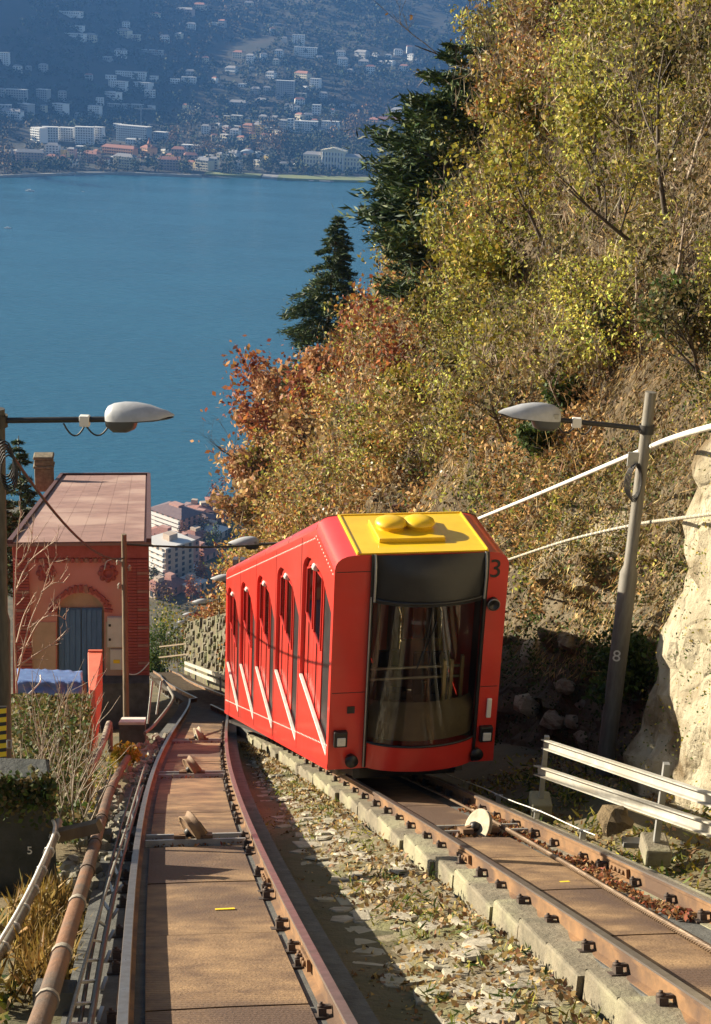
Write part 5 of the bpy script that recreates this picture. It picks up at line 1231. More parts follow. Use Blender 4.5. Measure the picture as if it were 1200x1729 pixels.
# fuller leafy bushes
BUSH = [
    (805, 300, 46, YG, 'yellow-green bush beside the big pine'), (900, 240, 60, YG, 'broad yellow-green bush high on the slope'), (985, 265, 46, YG, 'brightest yellow-green bush, right of the broad one'),
    (850, 480, 50, YG, 'yellow bush in the middle of the slope'), (760, 420, 45, YG, 'yellow bush below the big pine'), (690, 690, 46, YG, 'yellow-olive bush above the grassy ledge'),
    (635, 690, 44, RUSTB, 'rust bush under the small spruce, right side'), (560, 660, 44, RUSTB, 'rust-red bush under the small spruce, left side'), (480, 705, 40, RUSTB, 'orange-brown bush overlooking the lake'),
    (445, 740, 36, RUSTB, 'lowest orange bush at the edge of the lake view'), (525, 780, 44, STRAW + RUSTB, 'straw-orange bush above the distant lamps'), (430, 820, 36, YG + RUSTB, 'yellow-brown bush above the distant lamps, nearest the town'),
    (440, 880, 30, YG + STRAW, 'yellowish bush just above the lamp by the railcar'), (960, 690, 40, GREEN, 'green ivy clump left of the right lamp post'), (925, 765, 40, GREEN, 'dark green ivy clump below the right lamp head'),
    (1050, 580, 50, GREEN + OLIVE, 'dark green bramble above the right lamp arm'), (1150, 570, 60, GREEN + OLIVE, 'dark green bramble at the right edge'), (1140, 180, 80, OLIVE, 'large dull olive bush in the top right corner'),
    (960, 90, 70, OLIVE + BROWN, 'brown-olive bush on the skyline'), (740, 560, 46, YG + OLIVE, 'olive-yellow bush left of the white seed tufts'), (1080, 1180, 72, GREEN, 'dark green bush in the shade behind the right lamp post'),
    (870, 600, 44, YG, 'yellow bush with white seed tufts'), (800, 640, 44, OLIVE + YG, 'olive bush below the seed tufts'), (400, 830, 30, RUSTB, 'rust bush at the lowest edge of the hill'),
    (380, 900, 26, RUSTB + STRAW, 'small rust bush behind the distant lamp heads'), (620, 610, 34, RUSTB, 'dark red bush right against the small spruce'),
]
for i, (px, py, rpx, pal, lab) in enumerate(BUSH):
    P = hillhit(px, py)
    while P is None and px < 900: px += 8; rpx += 4.5; P = hillhit(px, py)
    if P is None: continue
    d = depth(P) - min(1.2, .035 * depth(P)); P = at(px, py, d); r = rpx * d / FPX
    th = thing('bush', lab, 'bush', P, group='bushes on the hillside'); rr = random.Random(300 + i); b = MB(); tips = []
    for _ in range(7): grow(b, P, Vector((-.6 + rr.uniform(-.7, .7), rr.uniform(-.8, .8), rr.uniform(.3, 1.2))), r * rr.uniform(.9, 1.5), .012 + r * .012, 2, rr, .2, tips, 4, (2, 4), .3)
    b.build('stem', BARK[i % 2], th)
    N = int((1200 + rpx * 34) * (.62 if pal[0] == RUSTB[0] else 1)); T = np.array([tuple(t) for t in tips]); C = T[rng.integers(0, len(T), N)] + rng.normal(size=(N, 3)) * r * .16
    leaves('crown', C, rng.uniform(.5, 1.4, N) * .0040 * d, tints(N, pal), LEAF, th, .6)

def conifer(name, label, base, H, rad, seed, style='spruce', lean=0., group=None, dens=1.):
    rr = random.Random(seed); base = Vector(base); th = thing(name, label, 'tree', base, group=group)
    b = MB(); top = base + Vector((lean * H, 0, H)); b.tube([base - Vector((0, 0, .5)), base.lerp(top, .5), top], [H * .018, H * .011, .01], 7); 
    C = []; A = []; S = []
    nt = int(H * 3.6 * dens) if style == 'spruce' else int(H * 3.2)
    for t in range(nt):
        f = (.10 if style == 'spruce' else .03) + (.9 if style == 'spruce' else .95) * (t + rr.random() * .6) / nt; p = base.lerp(top, f)
        prof = (1 - f) ** .8 if style == 'spruce' else (.45 + .75 * math.sin(math.pi * min(1, f * .9 + .12))) * (1 - f ** 4 * .65)
        for k in range(rr.randint(4, 6) if style == 'spruce' else rr.randint(3, 5)):
            a = rr.random() * 6.283; L = rad * prof * rr.uniform(.55, 1.2) + .12
            d = Vector((math.cos(a), math.sin(a), rr.uniform(-.22, .10) if style == 'spruce' else rr.uniform(-.05, .35)))
            mid = p + d * L * .5 + Vector((0, 0, .03 * L)); e = p + d * L + Vector((0, 0, -.10 * L if style == 'spruce' else .06 * L)); b.tube([p, mid, e], [.008 + .012 * L, .006 + .006 * L, .004], 4, caps=False)
            m_ = int((26 + 64 * L) * (1.0 if style == 'spruce' else 1.3))
            for q in range(m_):
                g = rr.uniform(.18, 1.05) ** .7; pt = (p.lerp(mid, g * 2) if g < .5 else mid.lerp(e, g * 2 - 1))
                w_ = (.16 if style == 'spruce' else .24) * L * (1.15 - g * .6)
                pt = pt + Vector((rr.gauss(0, w_), rr.gauss(0, w_), rr.gauss(0, w_ * .35) - (.03 if style == 'spruce' else -.03)))
                C.append(tuple(pt)); A.append((d.x + rr.gauss(0, .5), d.y + rr.gauss(0, .5), d.z * .6 + rr.gauss(0, .3))); S.append(rr.uniform(.7, 1.4))
    b.build('trunk', M_bark, th)
    S = np.array(S) * (.30 if style == 'spruce' else .36) * (H / 9) ** .3
    leaves('crown', C, S, tints(len(C), PINE, None, .3), NEEDLE, th, .17, None, .45, np.array(A)); return th
P = hillhit(556, 602) or at(556, 602, 70); d = depth(P); P = at(548, 600, d); H = (at(571, 366, d) - P).length
conifer('spruce_tree', 'small dark spruce standing alone on the hill edge before the lake', P, H, 66 * d / FPX * 1.25, 5, 'spruce', .06, dens=1.5)
P = hillhit(735, 500) or at(735, 500, 60); d = depth(P) - 1; P = at(718, 520, d); H = (at(760, 92, d) - P).length
conifer('pine_tree', 'large dark pine hanging over the lake edge of the hill', P, H, 92 * d / FPX * 1.05, 9, 'pine', .09)
P2 = at(704, 540, d + 2); conifer('pine_tree', 'smaller dark pine in front of the large one, its branches over the water', P2, (at(690, 190, d + 2) - P2).length, 62 * d / FPX, 19, 'pine', -.04)
P = hillhit(500, 640) or at(500, 640, 80); d = depth(P); P = at(492, 655, d); conifer('spruce_tree', 'stub of a dark young conifer among the rust bushes', P, (at(492, 600, d) - P).length, 24 * d / FPX, 23, 'spruce')
dC = 52; P = at(42, 1010, dC); conifer('spruce_tree', 'slender dark conifer behind the chimney of the brick house', P, (at(48, 724, dC) - P).length, 46 * dC / FPX, 31, 'spruce', 0)
dC = 46; P = at(2, 1010, dC); conifer('spruce_tree', 'shorter dark conifer at the left edge behind the lamp post', P, (at(12, 770, dC) - P).length, 52 * dC / FPX, 37, 'spruce', 0)
# boulders in the shaded recess and on the ledges
rr = random.Random(77)
for i, (px, py, s, lab) in enumerate(((968, 1082, 34, 'pale angular boulder jutting from the shaded recess'), (905, 1100, 36, 'dark boulder in the shade beside the railcar'), (955, 1158, 26, 'flat stone below the pale angular boulder'), (985, 1188, 24, 'grey stone stacked in the shade left of the lamp post'),
                                      (972, 1218, 26, 'second grey stone lower in the same shaded stack'), (990, 1246, 28, 'lowest grey stone at the foot of the lamp post'), (935, 1215, 30, 'dark stone at the back of the recess'), (1092, 1275, 22, 'small pale stone behind the guard rail'),
                                      (890, 1190, 34, 'dark stone nearest the railcar side'), (1035, 1385, 40, 'grass-topped lump of rock below the guard rail'))):
    P = hillhit(px, py)
    if P is None: P = at(px, py, 18.5)
    if i in (9,): P = gnd(px, py, .1)
    if i == 7: P = gnd(px, py, .25)
    d = depth(P); s = s * d / FPX * .72
    vs = []; b = MB(); n_ = 12
    for a in range(7):
        for q in range(n_):
            th_ = math.pi * (a / 6); ph = 2 * math.pi * q / n_; v = Vector((math.sin(th_) * math.cos(ph), math.sin(th_) * math.sin(ph), math.cos(th_) * .75))
            f = 1 + .35 * noise.noise(v * 1.6 + Vector((i * 7, 0, 0))) + .25 * noise.cell(v * 2.2 + Vector((i * 3.3, 0, 0))) * .6
            vs.append(P + v * s * f)
    b.add(vs, [(a * n_ + q, a * n_ + (q + 1) % n_, (a + 1) * n_ + (q + 1) % n_, (a + 1) * n_ + q) for a in range(6) for q in range(n_)]); o = b.build('boulder', M_rock); tag(o, lab, 'boulder', 'boulders by the recess')

# ================================================================== LEFT BANK VEGETATION
hd = thing('hedge', 'tangle of weeds and ivy covering the left bank below the tarpaulin', 'hedge', at(90, 1460, 12))
rr = random.Random(4); C = []
for i in range(9000):
    v = rr.random(); px = rr.uniform(20, 150 - 22 * v * v) + rr.gauss(0, 4); py = lerp(1172, 1420, v); d = lerp(22, 12.3, v ** .9) + rr.gauss(0, .25)
    C.append(tuple(at(px, py, d)))
leaves('crown', C, rng.uniform(.04, .10, len(C)), tints(len(C), GREEN + OLIVE + [(.13, .13, .05), (.20, .17, .08)]), LEAF, hd, .55)
b = MB()
for i in range(70):
    v = rr.random(); px = rr.uniform(30, 148); d = lerp(21.5, 13, v); p = at(px, lerp(1230, 1440, v), d); grow(b, p, (rr.uniform(-.5, .5), rr.uniform(-.3, .3), 1), rr.uniform(.5, 1.1), .009, 1, rr, .2, None, 4, (1, 3))
b.build('stem', M_barkl, hd)
C = []
for i in range(2600):
    px = rr.uniform(112, 152); py = rr.uniform(1180, 1330); d = lerp(22.6, 16.4, (py - 1180) / 150) - .2; C.append(tuple(at(px, py, d)))
leaves('dry_grass', C, rng.uniform(.16, .42, len(C)), tints(len(C), STRAW + [(.30, .27, .14)]), DRY, None, .06, None, .3, (-.05, 0, 1), 'stuff')
C = []
for i in range(7000):
    y = 6 + rr.random() ** 1.2 * 16; x = tp(Lc, y, -1.05 - rr.random() ** 1.3 * 1.6).x; z = zgnd(x, y)
    if noise.noise((x * 1.1, y * .8, 2.)) < -.12: continue
    C.append((x, y, z + rr.random() * .10))
leaves('weeds', C, rng.uniform(.04, .10, len(C)), tints(len(C), YG + GREEN + STRAW), LEAF, None, .6, (0, 0, 1), .8, None, 'stuff')
C = []
for i in range(2200): 
    p = at(rr.uniform(20, 130), rr.uniform(1500, 1660), 0); px = rr.gauss(82, 26); py = rr.uniform(1520, 1690); q = gnd(px, py, -.35); C.append((q.x, q.y, q.z + rr.random() * .2))
leaves('dry_grass', C, rng.uniform(.12, .35, len(C)), tints(len(C), [(.24, .16, .04), (.30, .19, .05), (.18, .12, .04)]), DRY, None, .08, None, .45, (.1, 0, 1), 'stuff')
C = []
for i in range(900):
    P = at(rr.gauss(212, 10), rr.gauss(1274, 7), 20.5 + rr.uniform(-.3, .3)); C.append(tuple(P))
tf = thing('yellow_plant', 'small yellow-leaved plant at the lower end of the orange pipe', 'plant', at(212, 1284, 20.5)); leaves('foliage', C, rng.uniform(.04, .10, len(C)), tints(len(C), [(.42, .30, .03), (.5, .36, .05), (.30, .26, .03)]), LEAF, tf, .6)
b = MB(); [grow(b, at(212, 1288, 20.5), (rr.uniform(-.5, .5), 0, 1), .25, .008, 1, rr, .2, None, 4) for _ in range(5)]; b.build('stem', M_bark, tf)
# the pale bare shrub in front of the house
C = []
for i in range(1500):
    x_ = rr.uniform(-60, 92); C.append(tuple(at(x_, rr.gauss(1318, 10) + abs(rr.gauss(0, 26)), 11.15 - rr.random() * .12)))
ivy = thing('ivy', 'dark ivy trailing over the top of the shaded concrete block', 'plant', at(40, 1325, 11.2)); leaves('foliage', C, rng.uniform(.03, .07, len(C)), tints(len(C), GREEN + OLIVE), LEAF, ivy, .7)
bs = thing('bare_shrub', 'pale leafless shrub rising in front of the left half of the house', 'shrub', at(30, 1160, 22))
b = MB(); rr = random.Random(41); dS = 21.5
for pts in (((28, 1170), (24, 1060), (26, 980), (30, 900), (36, 860)), ((28, 1150), (48, 1060), (72, 1000), (84, 960), (97, 935)), ((30, 1120), (66, 1050), (96, 1040), (110, 1046)), ((26, 1000), (45, 955), (70, 930), (95, 912)), ((30, 1125), (60, 1105), (84, 1090), (102, 1076)), ((27, 960), (42, 940), (52, 915), (55, 890)), ((70, 1000), (90, 985), (110, 984)), ((28, 1085), (40, 1040), (60, 1000))):
    P = spline([at(x, y, dS + rr.uniform(-.1, .1)) for x, y in pts], 5); n = len(P); b.tube(P, [lerp(.016, .004, i / n) for i in range(n)], 5, caps=False)
    for i in range(3, n, 2): grow(b, P[i], Vector((rr.uniform(-.2, 1), rr.uniform(-.5, .5), rr.uniform(.1, 1))), rr.uniform(.12, .38), .005, 1, rr, .3, None, 3, (1, 2))
b.build('branch', mat('twig_pale', (.46, .33, .24), .8, 0, (.34, .25, .18), 8), bs)
# weeds and grass tufts along the verge between the tracks
rr = random.Random(6); base = []
for i in range(90):
    y = 4.2 + rr.random() ** 1.3 * 15; f = rr.uniform(.35, 1.0); p = zstrip(f, y); nb = rr.randint(12, 34)
    for _ in range(nb): base.append((p.x + rr.gauss(0, .05), p.y + rr.gauss(0, .05), strip_z(p, y)))
blades('verge_grass', base, 0, (.03, .11), YG + GREEN + [(.24, .28, .05)], .7, .16)
base = []
for i in range(60):
    y = 6 + rr.random() * 10; p = tp(Rc, y, .98 + rr.random() ** 1.4 * 1.5)
    for _ in range(40): base.append((p.x + rr.gauss(0, .10), p.y + rr.gauss(0, .10), zgnd(p.x, p.y) + .02))
blades('verge_grass', base, 0, (.04, .16), YG + GREEN, .8, .2)
C = []
for i in range(9000):
    y = 5 + rr.random() * 12; o_ = .95 + rr.random() ** 1.3 * 2.3; p = tp(Rc, y, o_)
    if noise.noise((p.x * 1.2, p.y * 1.2, 4.)) < -.15: continue
    C.append((p.x, p.y, zgnd(p.x, p.y) + .01 + rr.random() * .05))
litter('leaf_litter', C, 0, (.03, .075), BROWN + STRAW + YG)

# ================================================================== THE FAR SHORE
def simple_house(P, w, dpt, h, yaw, wm, rm, roof='flat', floors=2, win=True, label='', cat='building', group=None, name='far_building', bands=True, many=False):
    th = thing(name, label, cat, P, Matrix.Rotation(yaw, 3, 'Z'), group)
    b = MB(); b.box((0, dpt / 2, h / 2 - 3), (w, dpt, h + 6)); b.build('wall', wm, th, world=False)
    b = MB()
    if roof == 'flat': b.box((0, dpt / 2, h + .35), (w * 1.05, dpt * 1.05, .7))
    else:
        rh = min(w, dpt) * .26; W2, D0, D1 = w * .54, -dpt * .04, dpt * 1.04
        v = [(-W2, D0, h), (W2, D0, h), (W2, D1, h), (-W2, D1, h)]; k = min(.30 * dpt, W2 * .8)
        v += [(-W2 + k, dpt / 2, h + rh), (W2 - k, dpt / 2, h + rh)]; b.add(v, [(0, 1, 5, 4), (1, 2, 5), (2, 3, 4, 5), (3, 0, 4), (3, 2, 1, 0)])
    b.build('roof', rm, th, world=False)
    if win:
        fh = h / floors; nw = max(2, int(w / 4.2)); ww = w / nw
        for f in range(floors):
            if bands:
                b = MB()
                for i in range(nw): b.box((-w / 2 + ww * (i + .5), -.08, fh * (f + .5)), (ww * .55, .3, fh * .48))
                b.build('window_band', M_fwin, th, kind='stuff', world=False)
                if many: b = MB(); b.box((0, -.7, fh * f + .5), (w * 1.01, 1.6, fh * .34)); b.build('balcony', wm, th, world=False)
    return th
M_fwin = mat('far_window', (.06, .07, .08), .35)
FW = mat('far_white', (.74, .73, .70), .8); FC = mat('far_cream', (.66, .58, .42), .8); FY = mat('far_yellow', (.72, .52, .16), .8); FO = mat('far_ochre', (.62, .34, .17), .8)
FP = mat('far_pink', (.52, .36, .30), .8); FG = mat('far_grey', (.34, .34, .34), .8); FB = mat('far_bluegrey', (.26, .32, .38), .7)
RT = mat('far_tile', (.34, .15, .10), .9); RG = mat('far_slate', (.26, .25, .25), .9); RW = mat('far_flat', (.60, .58, .55), .9)
WMM = dict(W=FW, C=FC, Y=FY, O=FO, P=FP, G=FG, B=FB)
WNAME = dict(W='white', C='cream', Y='yellow', O='ochre', P='pinkish', G='grey', B='blue-grey')
# (x, base y, width, height in photograph pixels, colour, roof f/t/s)
ZONES = [
 ('near the top of the far hillside', [(125, 66, 34, 9, 'W', 'f'), (105, 24, 66, 5, 'W', 'f'), (128, 52, 22, 8, 'W', 'f'), (212, 48, 12, 10, 'W', 's'), (205, 62, 26, 10, 'C', 's'), (278, 72, 16, 10, 'W', 's'), (322, 50, 16, 9, 'W', 's'), (361, 44, 10, 6, 'W', 'f'), (310, 24, 30, 8, 'P', 's'), (335, 18, 20, 10, 'C', 't'), (255, 92, 34, 7, 'G', 'f'), (203, 98, 20, 12, 'W', 's'), (175, 102, 22, 6, 'G', 'f'), (300, 64, 12, 7, 'C', 's'), (260, 30, 14, 7, 'C', 't'), (420, 12, 16, 7, 'C', 's'), (460, 44, 22, 4, 'G', 'f')]),
 ('at the left of the far hillside', [(4, 110, 20, 20, 'W', 'f'), (72, 122, 14, 12, 'G', 's'), (27, 168, 34, 16, 'G', 'f'), (2, 165, 10, 14, 'G', 's'), (9, 192, 20, 14, 'G', 'f'), (38, 190, 28, 14, 'G', 'f'), (16, 200, 38, 12, 'W', 's'), (70, 170, 20, 18, 'G', 'f'), (105, 172, 14, 16, 'G', 's'), (97, 194, 26, 18, 'W', 'f'), (48, 120, 10, 7, 'G', 's'), (130, 200, 10, 8, 'G', 's')]),
 ('in the white terraced cluster on the far slope', [(187, 137, 18, 9, 'W', 'f'), (220, 133, 50, 11, 'W', 'f'), (258, 138, 12, 9, 'W', 'f'), (197, 151, 30, 13, 'W', 'f'), (238, 153, 32, 13, 'W', 'f'), (253, 165, 18, 12, 'W', 'f'), (186, 168, 28, 12, 'W', 'f'), (168, 180, 12, 14, 'W', 'f'), (195, 184, 30, 8, 'G', 'f'), (225, 185, 28, 8, 'G', 'f'), (252, 187, 12, 8, 'W', 'f'), (158, 198, 20, 18, 'W', 'f'), (295, 142, 16, 8, 'W', 'f'), (318, 142, 24, 11, 'W', 'f')]),
 ('in the long white stepped block above the shore', [(60, 241, 24, 24, 'W', 'f'), (85, 240, 26, 24, 'W', 'f'), (111, 239, 26, 22, 'W', 'f'), (142, 244, 30, 28, 'W', 'f'), (164, 242, 18, 26, 'W', 'f')]),
 ('by the blue-grey factory on the far shore', [(222, 240, 60, 26, 'B', 'f'), (199, 222, 16, 12, 'W', 'f'), (222, 244, 22, 8, 'W', 'f'), (268, 240, 22, 16, 'B', 'f')]),
 ('along the left part of the far shore', [(50, 280, 46, 22, 'P', 's'), (88, 266, 22, 20, 'W', 's'), (105, 267, 8, 14, 'Y', 'f'), (119, 272, 14, 20, 'P', 's'), (150, 276, 28, 16, 'P', 't'), (198, 264, 60, 14, 'O', 't'), (207, 287, 36, 22, 'C', 's'), (245, 266, 24, 16, 'O', 't'), (12, 268, 16, 12, 'G', 's'), (270, 280, 12, 12, 'W', 's'), (136, 258, 18, 10, 'G', 'f')]),
 ('along the middle of the far shore', [(286, 288, 40, 18, 'P', 't'), (322, 258, 32, 12, 'W', 'f'), (322, 274, 22, 12, 'P', 't'), (340, 288, 26, 17, 'C', 's'), (359, 286, 16, 18, 'C', 's'), (346, 227, 14, 14, 'W', 's'), (300, 262, 22, 10, 'P', 't'), (388, 270, 26, 12, 'W', 's'), (378, 246, 12, 8, 'W', 's')]),
 ('in the bright far cluster behind shore trees', [(398, 212, 18, 16, 'C', 'f'), (417, 227, 18, 15, 'O', 't'), (433, 228, 16, 17, 'Y', 's'), (395, 234, 16, 14, 'W', 's'), (405, 244, 14, 12, 'C', 't'), (450, 222, 16, 6, 'W', 'f'), (380, 226, 12, 12, 'P', 's'), (366, 218, 12, 8, 'W', 's'), (462, 208, 14, 10, 'C', 's')]),
 ('scattered on the dark middle of the far slope', [(388, 124, 20, 9, 'W', 's'), (408, 148, 14, 6, 'W', 'f'), (400, 182, 30, 9, 'G', 's'), (440, 178, 18, 9, 'W', 's'), (421, 108, 14, 14, 'W', 's'), (455, 132, 16, 9, 'W', 's'), (445, 104, 12, 12, 'W', 's'), (470, 98, 14, 12, 'W', 's'), (465, 110, 10, 9, 'C', 's'), (480, 74, 8, 10, 'G', 's'), (424, 122, 8, 7, 'G', 's'), (430, 160, 16, 10, 'G', 's'), (450, 160, 12, 12, 'G', 's'), (372, 150, 10, 6, 'G', 's')]),
 ('around the white tower block on the far slope', [(503, 80, 20, 20, 'W', 'f'), (515, 97, 38, 16, 'W', 'f'), (507, 138, 26, 14, 'C', 't'), (530, 152, 17, 18, 'W', 'f'), (480, 168, 30, 30, 'G', 'f'), (515, 152, 10, 6, 'W', 'f'), (545, 172, 14, 14, 'G', 's'), (487, 190, 14, 12, 'W', 's'), (501, 193, 11, 12, 'W', 's'), (533, 194, 14, 16, 'W', 'f'), (476, 224, 13, 20, 'G', 'f'), (490, 224, 11, 22, 'W', 'f'), (516, 224, 38, 18, 'W', 'f'), (556, 220, 28, 14, 'W', 'f'), (545, 226, 12, 8, 'W', 's'), (520, 204, 16, 10, 'W', 's'), (560, 184, 10, 6, 'G', 's'), (578, 182, 10, 6, 'G', 's'), (596, 184, 10, 6, 'G', 's')]),
 ('in the upper right row of the far slope', [(575, 100, 16, 12, 'W', 's'), (607, 98, 24, 10, 'G', 's'), (578, 114, 18, 14, 'W', 's'), (613, 114, 18, 10, 'G', 's'), (632, 98, 10, 7, 'W', 's'), (655, 100, 10, 7, 'W', 's'), (672, 95, 14, 10, 'W', 's'), (692, 103, 12, 10, 'W', 's'), (540, 104, 10, 8, 'G', 's'), (640, 110, 10, 6, 'G', 's'), (590, 126, 10, 8, 'G', 's'), (705, 110, 12, 8, 'G', 's')]),
 ('by the red roofs beside the big pine', [(630, 212, 18, 10, 'O', 't'), (655, 214, 36, 12, 'P', 't'), (668, 204, 20, 18, 'C', 's'), (684, 176, 9, 9, 'W', 's'), (690, 216, 16, 12, 'P', 't')]),
]
ORD = ['first', 'second', 'third', 'fourth', 'fifth', 'sixth', 'seventh', 'eighth', 'ninth', 'tenth', 'eleventh', 'twelfth', 'thirteenth', 'fourteenth', 'fifteenth', 'sixteenth', 'seventeenth', 'eighteenth', 'nineteenth', 'twentieth']
rr = random.Random(33)
for zone, n_, x0, x1, y0, y1, cs in (('along the left part of the far shore', 14, 18, 262, 262, 284, 'CCWYPO'), ('along the middle of the far shore', 14, 268, 450, 258, 288, 'CCWPYW'), ('in the bright far cluster behind shore trees', 12, 360, 470, 205, 246, 'CYWOC'),
        ('around the white tower block on the far slope', 5, 470, 600, 140, 226, 'WCWG'), ('scattered on the dark middle of the far slope', 5, 300, 470, 95, 200, 'WGWC'), ('near the top of the far hillside', 4, 60, 460, 15, 100, 'WCG'), ('at the left of the far hillside', 3, 0, 150, 90, 205, 'WGC'), ('in the upper right row of the far slope', 4, 560, 700, 90, 130, 'WGC')):
    L_ = dict(ZONES)[zone]; k = 0; tries = 0
    while k < n_ and tries < 400:
        tries += 1; x, y = rr.uniform(x0, x1), rr.uniform(y0, y1); w_ = rr.uniform(8, 17)
        if any(abs(x - q[0]) < (w_ + q[2]) * .5 and abs(y - q[1]) < 9 for z_, l_ in ZONES for q in l_): continue
        L_.append((x, y, w_, rr.uniform(8, 13), rr.choice(cs), rr.choice('fstt'))); k += 1
for zone, L_ in ZONES:
    cnt = {}
    for t in L_: cnt[(t[4], t[5] == 'f')] = cnt.get((t[4], t[5] == 'f'), 0) + 1
    seen = {}
    for (px, py, wp, hp_, c_, rf) in sorted(L_, key=lambda q: q[0]):
        P = farhit(px, py); d = depth(P); w_ = wp * d / FPX; h_ = hp_ * d / FPX; seen[(c_, rf == 'f')] = seen.get((c_, rf == 'f'), 0) + 1
        big = 'long ' if wp >= 28 else ('tall ' if hp_ > wp * 1.05 else 'small ' if wp < 13 else '')
        word = 'block of flats' if rf == 'f' else 'house'
        lab = f'{ORD[seen[(c_, rf == "f")] - 1]} {WNAME[c_]} {word} from left {zone}' if cnt[(c_, rf == 'f')] > 1 else f'the only {WNAME[c_]} {word} {zone}'
        many = zone.startswith('in the white terr') or zone.startswith('in the long') or wp >= 30
        simple_house(P, w_, max(8, min(16, w_ * .7)), h_, (rr.uniform(-.75, -.25) if rr.random() < (.75 if c_ in 'CYO' else .3) else rr.uniform(-.3, .2)), WMM[c_], RT if rf == 't' else (RG if rf == 's' else RW), 'flat' if rf == 'f' else 'hip', max(1, int(h_ / 3.6)), wp >= 10, lab, 'building', 'buildings ' + zone, many=many)
# the neoclassical villa on the lawn
P = farhit(561, 289); P.z = zfar(P.x, P.y); d = depth(P); s = d / FPX
v = thing('villa', 'large pale neoclassical villa with a pediment on the lakeside lawn', 'villa', P, Matrix.Rotation(-.2, 3, 'Z'))
def VB(c, sz, nm, m, par=None): b = MB(); b.box(c, sz); return b.build(nm, m, par or v, world=False)
Wt, Hc, Hw_ = 103 * s, 33 * s, 24 * s
VB((0, 9, Hw_ / 2), (Wt, 16, Hw_), 'wing', FC); VB((0, 8, Hc / 2), (Wt * .40, 20, Hc), 'central_block', FC); VB((0, 9, Hw_ + .4), (Wt * 1.02, 17, .9), 'cornice', FW)
b = MB(); b.prism([(-Wt * .21, -2.4, Hc), (Wt * .21, -2.4, Hc), (0, -2.4, Hc + 5 * s)], (0, 20, 0)); b.build('pediment', FC, v, world=False)
b = MB(); hw2 = Wt * .51; z = Hw_ + .8; b.add([(-hw2, 0, z), (hw2, 0, z), (hw2, 18, z), (-hw2, 18, z), (-hw2 + 5, 9, z + 4), (hw2 - 5, 9, z + 4)], [(0, 1, 5, 4), (1, 2, 5), (2, 3, 4, 5), (3, 0, 4)]); b.build('roof', RG, v, world=False)
for r_, (z, hh) in enumerate(((.20, .26), (.56, .22), (.84, .12))):
    for i in range(19):
        x = -Wt / 2 + Wt * (i + .5) / 19; cen = abs(x) < Wt * .2; H_ = Hc if cen else Hw_
        VB((x, (-2.05 if cen else .95), H_ * z), (1.9, .25, H_ * hh), 'window', M_fwin)
for i in range(8): b = MB(); b.lathe([(.75, 0), (.7, Hc * .85), (.9, Hc * .9)], 8, (-Wt * .17 + Wt * .34 * i / 7, -2.5, 1)); b.build('column', FW, v, world=False)
for i in range(5): VB((-Wt * .16 + Wt * .32 * i / 4, -2, Hc + 6.4 * s * (1 - abs(i - 2) * .32)), (.8, .8, 3), 'statue', FW)
for (px, py, wp, hp_, lab) in ((636, 289, 24, 13, 'low cream wing standing right of the villa'), (480, 289, 16, 13, 'small cream gatehouse standing left of the villa')):
    P = farhit(px, py); simple_house(P, wp * depth(P) / FPX, 9, hp_ * depth(P) / FPX, 0, FC, RG, 'hip', 2, True, lab, 'building')
P = farhit(498, 289); gh = thing('greenhouse', 'white arched greenhouse between the gatehouse and the villa', 'greenhouse', P); s = depth(P) / FPX
b = MB(); b.prism([(-6 * s, 0, -2)] + [(-6 * s * math.cos(a), 0, 5 * s + 7 * s * math.sin(a)) for a in np.linspace(0, math.pi, 10)] + [(6 * s, 0, -2)], (0, 12, 0)); b.build('shell', FW, gh, world=False)
b = MB(); b.prism([(-4 * s, -.2, 0)] + [(-4 * s * math.cos(a), -.2, 5 * s + 5 * s * math.sin(a)) for a in np.linspace(0, math.pi, 10)] + [(4 * s, -.2, 0)], (0, .15, 0)); b.build('glazing', M_fwin, gh, world=False)
# domed exhibition hall
P = farhit(423, 270); hl = thing('domed_hall', 'broad hall with pale grey curved roofs behind the far shore', 'hall', P); s = depth(P) / FPX
for x0, w_, h_ in ((-8, 34, 15), (10, 30, 12)):
    b = MB(); b.loft([[(x0 * s + w_ / 2 * s * math.cos(a), y, h_ * s * math.sin(a)) for a in np.linspace(0, math.pi, 13)] for y in (0, 30)], 0, True); b.add([(x0 * s + w_ / 2 * s * math.cos(a), 0, h_ * s * math.sin(a)) for a in np.linspace(0, math.pi, 13)], [tuple(range(13))]); b.build('vault', mat('hall_roof', (.44, .46, .46), .5), hl, world=False)
# bell tower and tower crane
P = farhit(252, 275); s = depth(P) / FPX; bt = thing('bell_tower', 'slim ochre bell tower rising over the far shore roofs', 'tower', P)
b = MB(); b.box((0, 0, 15 * s), (5.5 * s, 5 * s, 34 * s)); b.build('shaft', FO, bt, world=False)
b = MB(); b.lathe([(4.2 * s, 32 * s), (3 * s, 33 * s), (.3, 41 * s)], 4, (0, 0, 0)); b.build('spire', RT, bt, world=False)
b = MB(); b.box((0, -2.6 * s, 28 * s), (2.4 * s, .4, 4 * s)); b.build('belfry_opening', M_fwin, bt, world=False)
P = farhit(238, 226); s = depth(P) / FPX; tc_ = thing('tower_crane', 'thin tower crane above the factory roofs', 'crane', P)
b = MB(); b.box((0, 0, 20 * s), (1.2 * s, 1.2 * s, 42 * s)); b.build('mast', FG, tc_, world=False); b = MB(); b.box((6 * s, 0, 41 * s), (34 * s, 1.1 * s, 1.1 * s)); b.build('jib', FG, tc_, world=False)
